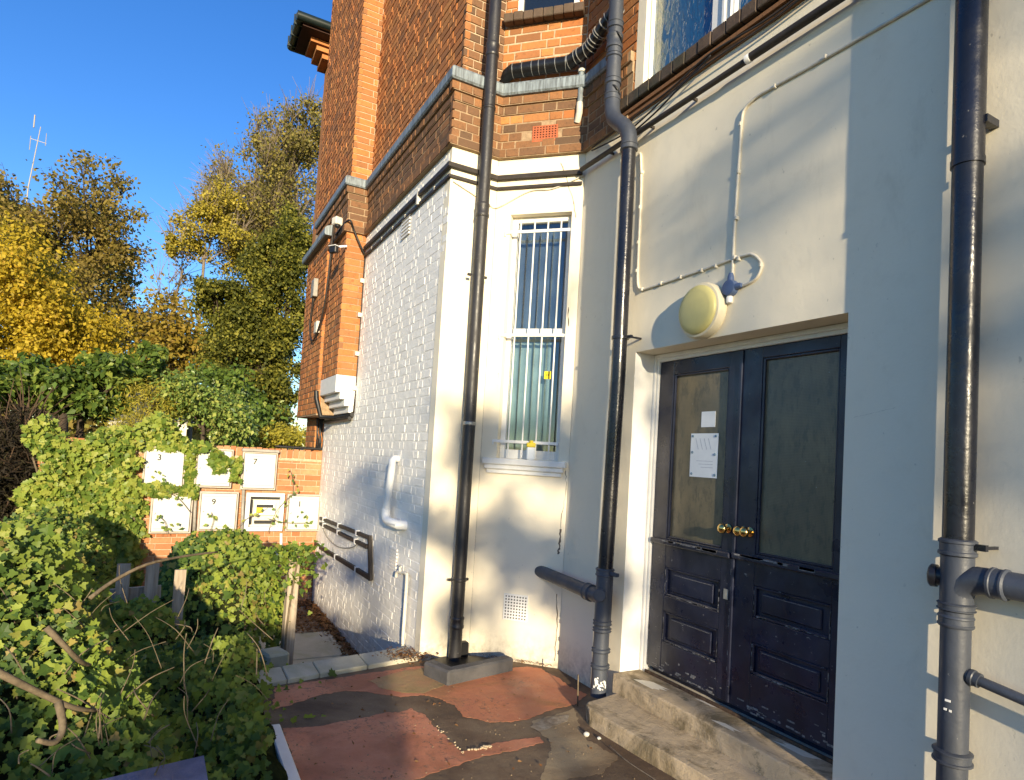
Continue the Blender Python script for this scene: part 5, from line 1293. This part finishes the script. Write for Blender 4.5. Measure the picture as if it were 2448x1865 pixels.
# a distant wood closing the bottom of the sky gap
n = 9000; P = np.stack([rng.uniform(40, 46, n), rng.uniform(-6, 26, n), np.zeros(n)], 1); P[:, 2] = rng.random(n)**.7*(4.6+.9*np.sin(P[:, 1]*.9)+.5*np.sin(P[:, 1]*2.3))
tag(leaves('distant_wood', P, unit(n)+np.array([-.5, 0, .5]), rng.uniform(.35, .6, n), T_DIAM, M['brown_leaf'], None), kind='stuff')
# house roof glimpsed through the leaves, and the mast
c = PX(375, 895, 24)
RF = thing('distant_house', 'pale pink roofed house glimpsed through the laurels', 'house', (24, c.y, -.5))
m = MB(); vs = [(23.0, c.y-1.1, c.z-.35), (23.0, c.y+1.3, c.z-.35), (25.0, c.y+1.3, c.z+.55), (25.0, c.y-1.1, c.z+.55)]; m.add(vs+[(v[0]+.1, v[1], v[2]-.12) for v in vs], [(0, 1, 2, 3), (4, 7, 6, 5), (0, 4, 5, 1), (1, 5, 6, 2), (2, 6, 7, 3), (3, 7, 4, 0)])
for k in range(7): 
    t_ = k/7; m.box(WORLD, 23.0+2*t_-.02, 23.0+2*t_+.25, c.y-1.1, c.y+1.3, c.z-.35+.9*t_+.02, c.z-.35+.9*t_+.06)
m.build('roof', M['roof_tile'], RF)
m = MB(); m.box(WORLD, 23.2, 25.2, c.y-1.0, c.y+1.2, -.5, c.z-.36); m.build('wall', M['off_white'], RF)
a, b = PX(70, 420, 60), PX(84, 300, 60)
MS = thing('radio_mast', 'slender radio mast rising above the brown tree', 'mast', (60, a.y, -.5))
m = MB(); m.tube([(60, a.y, -.5), (60, a.y, a.z-1), (60, b.y-.35, b.z)], [.06, .05, .03], 6); m.build('pole', M['cable_grey'], MS)
m = MB(); p = Vector((60, b.y-.3, b.z-1.2)); m.bar(p+Vector((0, -.5, 0)), p+Vector((0, .5, .1)), .04, .04); m.tube([p+Vector((0, .5, -.8)), p+Vector((0, .5, .3))], .03, 5); m.tube([p+Vector((0, -.45, -.2)), p+Vector((0, -.45, .8))], .025, 5); q = PX(82, 290, 60); m.tube([q+Vector((0, 0, -.5)), q+Vector((0, 0, .5))], .05, 6); m.build('antenna', M['cable_grey'], MS)

# ------------------------------------------------------------------ trees behind the viewpoint (their shade falls on the walls)
def along(p, t): return Vector(p)+SUN*t
def shade_tree(label, aim, t, rad, n, size, kids, r0=.055):
    c = along(aim, t); return tree('garden_tree', label, 'tree', (c.x, c.y, -.5), c.z+.5-rad[2]*.6, [(tuple(c), rad)], None, n, size, M['brown_leaf'], M['bark'], T_DIAM, r0, kids=kids, clump=.16, twig=1, twig_len=.8, twig_r=.008)
shade_tree('thin autumn tree standing in the garden behind the viewpoint', (2.6, -2.75, 3.0), 20, (1.2, .7, 1.1), 260, .15, 7)
shade_tree('low thin autumn tree farther back in the garden behind the viewpoint', (4.5, -2.4, 1.3), 25, (1.2, .65, 1.1), 900, .17, 12)
shade_tree('slim bare tree nearest the boundary behind the viewpoint', (6.0, -1.81, .95), 23, (.9, .45, .7), 300, .15, 7)
shade_tree('crooked thin tree beside the drive behind the viewpoint', (1.0, -2.75, 2.6), 24, (1.0, .5, 1.2), 200, .15, 6)
# unseen hedge added behind the viewpoint to shade the ivy and ground
HG = thing('shade_hedge', 'unseen hedge added behind the viewpoint to shade the garden', 'hedge', (-8, 5, -.5))
n = 16000; yy = rng.uniform(1.7, 9.0, n); zt = 2.66+.12*np.sin(yy*2.1)+.1*np.sin(yy*5.3+1); P = np.stack([-8+rng.uniform(-.5, .5, n), yy, -.5+rng.random(n)*(zt+.5)], 1)
leaves('foliage', P, unit(n), rng.uniform(.12, .2, n), T_DIAM, M['laurel'], HG)
m = MB()
for k in range(10): y = 2.0+k*.75; m.tube([(-8, y, -.5), (-8+random.uniform(-.1, .1), y, 2.3)], .04, 6)
m.build('stem', M['bark'], HG)

# ------------------------------------------------------------------ ivy
def sig(x): return 1/(1+np.exp(-x))
def sst(a, b, x): t = np.clip((x-a)/(b-a), 0, 1); return t*t*(3-2*t)
def h_bank(x, y):
    z = .12+.37*np.clip(x-1.5, 0, 2.35)+.14*np.clip(y, -.6, 1.5)
    z = z+.07*np.sin(x*2.7+y*1.3)*np.sin(y*3.1-x)+.05*np.sin(x*6.1+2)*np.sin(y*5.7)
    yc = -.25+.42*sst(2.6, 4.0, x)
    k = sst(.75, 1.5, x)*(1-sst(3.95, 4.6, x)); f = k*sig((y-yc)/.09)
    low = (.10+.16*sst(2.2, 4.2, x)+.05*np.sin(x*5+y*4)+.05*np.sin(x*11-y*9))*sst(-.78, -.5, y)
    return np.maximum(-.5+(z+.5)*f, -.5+(low+.5)*sst(.75, 1.5, x)*(1-sst(4.7, 5.2, x)))
def h_clump(x, y):
    r = np.sqrt(((x-5.95)/.75)**2+((y+.44)/.64)**2); z = -.5+1.33*np.clip(1-r**2.6, 0, 1)**.6
    return z+.05*np.sin(x*9)*np.sin(y*11)*(z > -.45)
def h_left(x, y):
    r = np.sqrt(((x-7.4)/1.1)**2+((y-1.0)/.75)**2); return -.5+1.35*np.clip(1-r**2.2, 0, 1)**.6
def h_low(x, y):
    r = np.sqrt(((x-4.75)/.9)**2+((y+.45)/.55)**2); a = -.5+.52*np.clip(1-r**2.5, 0, 1)**.6
    q = np.sqrt(((x-4.95)/.32)**2+((y-.15)/.5)**2); b = -.5+.97*np.clip(1-q**2.5, 0, 1)**.6
    return np.maximum(a, b)+.04*np.sin(x*9+y*5)
def H(x, y): return np.maximum.reduce([h_bank(x, y), h_clump(x, y), h_left(x, y), h_low(x, y)])
IV = thing('ivy_bank', 'mound of trailing ivy with dry stems filling the foreground garden', 'ivy', (3.5, .5, -.5))
# leaf positions by rejection over the surface
def sample_surface(n, x0, x1, y0, y1, thick, hfun=H, zmin=-.4):
    x = rng.uniform(x0, x1, n); y = rng.uniform(y0, y1, n); z = hfun(x, y); e = .03
    gx = (hfun(x+e, y)-hfun(x-e, y))/(2*e); gy = (hfun(x, y+e)-hfun(x, y-e))/(2*e)
    N = np.stack([-gx, -gy, np.ones(n)], 1); A = np.linalg.norm(N, axis=1); keep = (rng.random(n) < np.minimum(A/2.6, 1)) & (z > zmin)
    N = N/A[:, None]; P = np.stack([x, y, z], 1)-N*(rng.random(n)**1.6*thick)[:, None]+rng.normal(size=(n, 3))*.014
    return P[keep], N[keep]
P, N = sample_surface(150000, .9, 8.3, -1.12, 3.2, .10)
dist = np.linalg.norm(P-np.array([0, 0, EYE]), axis=1)
sx = np.array([proj(p)[:2] for p in P])
vis = (sx[:, 0] > -250) & (sx[:, 0] < 800) & (sx[:, 1] < 2100)
P, N, dist = P[vis], N[vis], dist[vis]
# terrace edge: keep leaves from burying the paving
kp = ~((P[:, 1] < -.55) & (P[:, 0] < 4.75) & (rng.random(len(P)) < .85)) & ~((P[:, 1] < -.50) & (P[:, 0] < 3.75)); P, N, dist = P[kp], N[kp], dist[kp]
cl = .5+.5*np.sin(P[:, 0]*3.3+1)*np.sin(P[:, 1]*4.1+P[:, 2]*3)
S = np.clip(rng.lognormal(math.log(.036), .34, len(P)), .017, .085)
tone = np.clip(.08+.42*cl+.46*rng.random(len(P))**1.3, 0, .998)
tone[rng.random(len(P)) < .005] = .995
FN = N*.55+unit(len(P))*.7+np.array([-1.0, .15, .3])
# the largest leaves are parts of their own, the rest is one mass
vs_size = S/dist*(1+(sx[vis][kp][:, 1] < 1865)*.0)
inside = (sx[vis][kp][:, 0] > 5) & (sx[vis][kp][:, 0] < 720) & (sx[vis][kp][:, 1] < 1860)
depthrank = np.where(inside, S/dist, 0)
top = np.argsort(-depthrank)[:300]
rest = np.setdiff1d(np.arange(len(P)), top)
tag(leaves('foliage', P[rest], FN[rest], S[rest], T_IVY, M['ivy'], IV, tone[rest]), kind='stuff')
ivm = []
for k in range(6):
    V = np.array(_iv)*np.array([random.uniform(.9, 1.15), 1, random.uniform(.6, 2.0)]); me = D.meshes.new('leaf'); me.from_pydata([tuple(v) for v in V], [], [tuple(f) for f in T_IVY[1]]); me.materials.append(M['ivy']); ivm.append(me)
b0 = BASE[IV.name]
for i in top:
    o = D.objects.new('leaf', ivm[i % 6]); nrm = Vector(FN[i]).normalized(); o.location = Vector(P[i])-b0
    q = nrm.to_track_quat('Z', 'Y'); o.rotation_mode = 'QUATERNION'; o.rotation_quaternion = q @ Quaternion((0, 0, 1), math.pi+random.uniform(-1.2, 1.2)); o.scale = (S[i],)*3; link(o, IV)
# core sheet under the leaves, dark of the shaded gaps put into its colour
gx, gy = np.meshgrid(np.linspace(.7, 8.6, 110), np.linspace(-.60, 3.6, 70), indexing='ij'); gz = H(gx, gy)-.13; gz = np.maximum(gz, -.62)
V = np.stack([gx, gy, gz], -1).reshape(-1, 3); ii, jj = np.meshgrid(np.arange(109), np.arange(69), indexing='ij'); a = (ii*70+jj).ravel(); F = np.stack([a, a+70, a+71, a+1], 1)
np_obj('ivy_core', V, F, M['core'], IV)
# trailing stems
m = MB()
def stem(px_pts, r, lift=.03, X0=None):
    pts = []
    for (x, y, X) in px_pts: pts.append(PX(x, y, X))
    m = MB(); m.tube(smooth_path(pts, 4), np.linspace(r, r*.55, 4*(len(pts)-1)+1), 7); m.build('stem', M['stem'], IV, True)
stem([(-20, 1600, 2.5), (80, 1650, 2.55), (170, 1690, 2.6), (230, 1700, 2.7)], .013)
stem([(110, 1500, 2.75), (150, 1540, 2.75), (190, 1580, 2.8), (215, 1590, 2.9)], .012)
stem([(215, 1430, 3.4), (270, 1390, 3.5), (350, 1350, 3.6), (440, 1330, 3.8), (520, 1320, 4.0)], .010)
stem([(140, 1680, 2.45), (150, 1740, 2.4), (130, 1775, 2.35), (90, 1770, 2.3)], .013)
for k in range(75):
    x, y = random.uniform(0, 660), random.uniform(1440, 1860); X = 3.7-(y-1400)/460*1.35+random.uniform(-.1, .1); a = random.uniform(-2.6, -.5); L_ = random.uniform(40, 170)
    p0 = (x, y, X); p1 = (x+math.cos(a)*L_*.5+random.uniform(-15, 15), y+math.sin(a)*L_*.5, X+random.uniform(-.05, .05)); p2 = (x+math.cos(a)*L_, y+math.sin(a)*L_*.8, X+random.uniform(-.08, .12))
    stem([p0, p1, p2], random.uniform(.0015, .0034))
# ivy over the garden wall
WI = thing('wall_ivy', 'bright ivy draped over the garden wall around the upper meter boxes', 'ivy', (8.7, .3, 0))
n = 15000; Y = rng.uniform(-.78, 1.75, n); Z = rng.uniform(-.3, 1.95, n)
topz = 1.66+.16*np.sin(Y*4.1+1)+.07*np.sin(Y*11)+.12*sst(-.2, .5, Y)-.05
lim = np.where(Z > 1.47, Y > -.62+.2*np.sin(Z*20), Y > np.where(Z > 1.0, .335, .235)+.05*np.sin(Z*23))
gap = (np.abs(Z-.985) < .065+.03*np.sin(Y*14)) & (Y > -.32) & (Y < .4)
gap2 = (np.abs(Y+.215) < .05) & (Z > .98) & (Z < 1.5); gap3 = (np.abs(Y+.73) < .045+.05*(Z-1.1)) & (Z > 1.12) & (Z < 1.5)
hang = (Y < -.45) & (Y > -.74+.55*(1.5-Z)) & (Z > 1.22) & (Z < 1.5)
keep = (Z < topz) & (lim | gap | gap2 | gap3 | hang) & (Y < 1.35+.12*np.sin(Z*9)) 
Y, Z = Y[keep], Z[keep]; n = len(Y)
th = .10+.12*rng.random(n)*(Y > .3)+.05*np.sin(Y*6)*np.sin(Z*7); th = np.where(hang[keep], .14, th)
P = np.stack([XM-.02-th*rng.random(n)**.5-np.where((Y < .28) & (Z > .9) & (Z < 1.5), .03, 0)+np.where(Z > 1.55, rng.random(n)*.28, 0), Y, Z], 1)
N = np.stack([-np.ones(n), rng.normal(size=n)*.45, .35+rng.normal(size=n)*.4], 1)+unit(n)*.5
c1_ = .5+.5*np.sin(Y*7+2)*np.sin(Z*8)
leaves('foliage', P, N, rng.uniform(.045, .085, n), T_IVY, M['ivy_wall'], WI, np.clip(.1+.4*c1_+.48*rng.random(n), 0, .998))
m = MB()
for k in range(10): y = random.uniform(.3, 1.2); m = MB(); m.tube(smooth_path([(XM-.05, y, -.4), (XM-.06, y+random.uniform(-.2, .2), .4), (XM-.05, y+random.uniform(-.3, .3), 1.3)], 4), .010, 5); m.build('stem', M['stem'], WI)
# twigs with leaves crossing the lower boxes
tw = [((640, 1275), (660, 1225), (690, 1190), (715, 1175)), ((560, 1270), (590, 1240), (640, 1215)), ((640, 1240), (690, 1250), (740, 1250)), ((455, 1225), (430, 1195), (400, 1175)), ((400, 1280), (395, 1250), (380, 1235)), ((500, 1275), (510, 1245), (505, 1225)), ((700, 1180), (700, 1150), (695, 1125))]
SP = thing('climbing_twigs', 'thin leafy twigs climbing in front of the lower meter boxes', 'climber', (8.5, -.8, .3))
m = MB(); LPz, LNz = [], []
for q in tw:
    pts = smooth_path([PX(x, y, XM-.16) for x, y in q], 5); m = MB(); m.tube(pts, .004, 5); m.build('stem', M['stem'], SP)
    for p in pts[3:]:
        if random.random() < .75: LPz.append(tuple(p+Vector((random.uniform(-.02, .02), random.uniform(-.05, .05), random.uniform(-.04, .04)))))
for (x, y) in ((370, 1130), (380, 1125), (392, 1135), (360, 1140), (388, 1142), (718, 1225), (725, 1240), (735, 1232), (712, 1232), (728, 1252), (370, 1245), (385, 1258), (425, 1250), (440, 1262), (400, 1262)): LPz.append(tuple(PX(x, y, XM-.16)))
LPz = np.array(LPz); leaves('foliage', LPz, unit(len(LPz))+np.array([-1.2, 0, .3]), rng.uniform(.04, .075, len(LPz)), T_OVAL, M['holly'], SP)

# ------------------------------------------------------------------ fence remains, post, plank
for i, (x, yb, w, lab) in enumerate(((297, 1450, .085, 'leftmost weathered fence board poking out of the ivy under a bent branch'), (366, 1440, .085, 'middle weathered fence board beside a flat pale log end'), (432, 1440, .075, 'short pale fence board top half hidden in the right ivy clump'))):
    Xf = 5.35; a = PX(x, 1348 if i < 2 else 1362, Xf if i < 2 else 5.18)
    if i == 2: Xf = 5.18
    m = MB(); q = Fr(Xf, a.y, math.pi/2+random.uniform(-.1, .1)); m.prism([(0, 0)]*0 or [(Xf-.012, a.y-w/2), (Xf+.012, a.y-w/2), (Xf+.012, a.y+w/2), (Xf-.012, a.y+w/2)], -.5, a.z)
    tag(m.build('fence_board', M['wood_grey'], None, base=(Xf, a.y, -.5)), lab, 'fence board', 'old fence boards in the ivy')
a, b = PX(262, 1425, 5.4), PX(385, 1415, 5.4); m = MB(); m.bar((5.42, a.y, a.z), (5.42, b.y, b.z), .035, .09)
tag(m.build('fence_rail', M['wood_grey'], None, base=a), 'pale cross rail behind the two weathered fence boards', 'fence rail', None)
pt = PX(703, 1330, 5.5); 
m = MB(); m.box(Fr(5.5, pt.y, .1), -.045, .045, -.045, .045, -.5, pt.z, .006)
PO = tag(m.build('fence_post', M['wood_grey'], None, base=(5.5, pt.y, -.5)), 'grey weathered fence post with ivy on its head beside the side path', 'fence post')
PI = thing('post_ivy', 'tuft of dark ivy hanging over the head of the grey fence post', 'ivy', (5.5, pt.y, pt.z))
n = 420; P = np.stack([5.5+rng.normal(size=n)*.10, pt.y+.02+rng.normal(size=n)*.10, pt.z+.10-np.abs(rng.normal(size=n))*.17], 1)
leaves('foliage', P, unit(n)+np.array([-.8, 0, .3]), rng.uniform(.03, .055, n), T_IVY, M['ivy'], PI)
m = MB(); m.tube(smooth_path([(5.42, pt.y, -.4), (5.43, pt.y+.03, .1), (5.45, pt.y-.03, pt.z+.05)], 4), .008, 5); m.build('stem', M['stem'], PI)
z_ = .50; pa, pb, pc = PZ(300, 1850, z_), PZ(487, 1806, z_), PZ(500, 1880, z_)
d = (pa-pb).normalized(); pend = pb+d*1.2; wv = (pc-pb).normalized()*.42
m = MB(); m.prism([tuple(pb.xy), tuple(pend.xy), tuple((pend+wv).xy), tuple((pb+wv).xy)], z_-.05, z_)
tag(m.build('felted_board', M['plank'], None, base=pb), 'purple grey felted board lying over the ivy at the bottom edge', 'board')
# small bits by the ivy
p = PX(655, 1555, 5.2); m = MB(); m.box(Fr(5.2, p.y, .3), -.10, .10, -.09, .09, -.5, p.z, .02); tag(m.build('stone_block', M['slab'], None, base=(5.2, p.y, -.5)), 'grey stone block beside the foot of the fence post', 'stone')

# ------------------------------------------------------------------ fallen leaves
def litter(n, fx, size, name='leaf_litter'):
    P = np.array([fx() for _ in range(n)]); return P, np.stack([rng.normal(size=n)*.4, rng.normal(size=n)*.4, np.ones(n)], 1)
A1_ = litter(1500, lambda: (random.uniform(5.0, 8.7), -1.80+abs(random.gauss(0, .07)), -.475+random.random()*.03), .05)
A2_ = litter(1500, lambda: (random.uniform(7.25, 8.7), random.uniform(-1.8, -.7), -.485+random.random()*.05), .05)
A3_ = litter(420, lambda: (4.66+random.gauss(0, .09), -1.72+random.gauss(0, .085), .035+random.random()*.03), .03)
A4_ = litter(70, lambda: (random.uniform(2.8, 4.4), random.uniform(-2.3, -.65), .008), .03)
P = np.concatenate([A1_[0], A2_[0], A3_[0], A4_[0]]); N = np.concatenate([A1_[1], A2_[1], A3_[1], A4_[1]]); k3 = (P[:, 2] > -.2); P = P[(P[:, 1] > -1.805) | (P[:, 0] < 4.65)]; N = N[:len(P)]
tag(leaves('leaf_litter', P, N, np.where(P[:, 2] > -.2, rng.uniform(.014, .03, len(P)), rng.uniform(.03, .06, len(P))), T_OVAL, M['dead_leaf'], None, droop=0), kind='stuff')
# little weeds and grit along the wall foot
n = 260; X = rng.uniform(4.15, 4.55, n); P = np.stack([X, -2.75+(X-4.13)+.02+np.abs(rng.normal(size=n))*.015, .012+rng.random(n)*.02], 1)
tag(leaves('wall_foot_debris', P, unit(n)+np.array([0, 0, 1]), rng.uniform(.006, .014, n), T_OVAL, M['dead_leaf'], None, droop=0), kind='stuff')
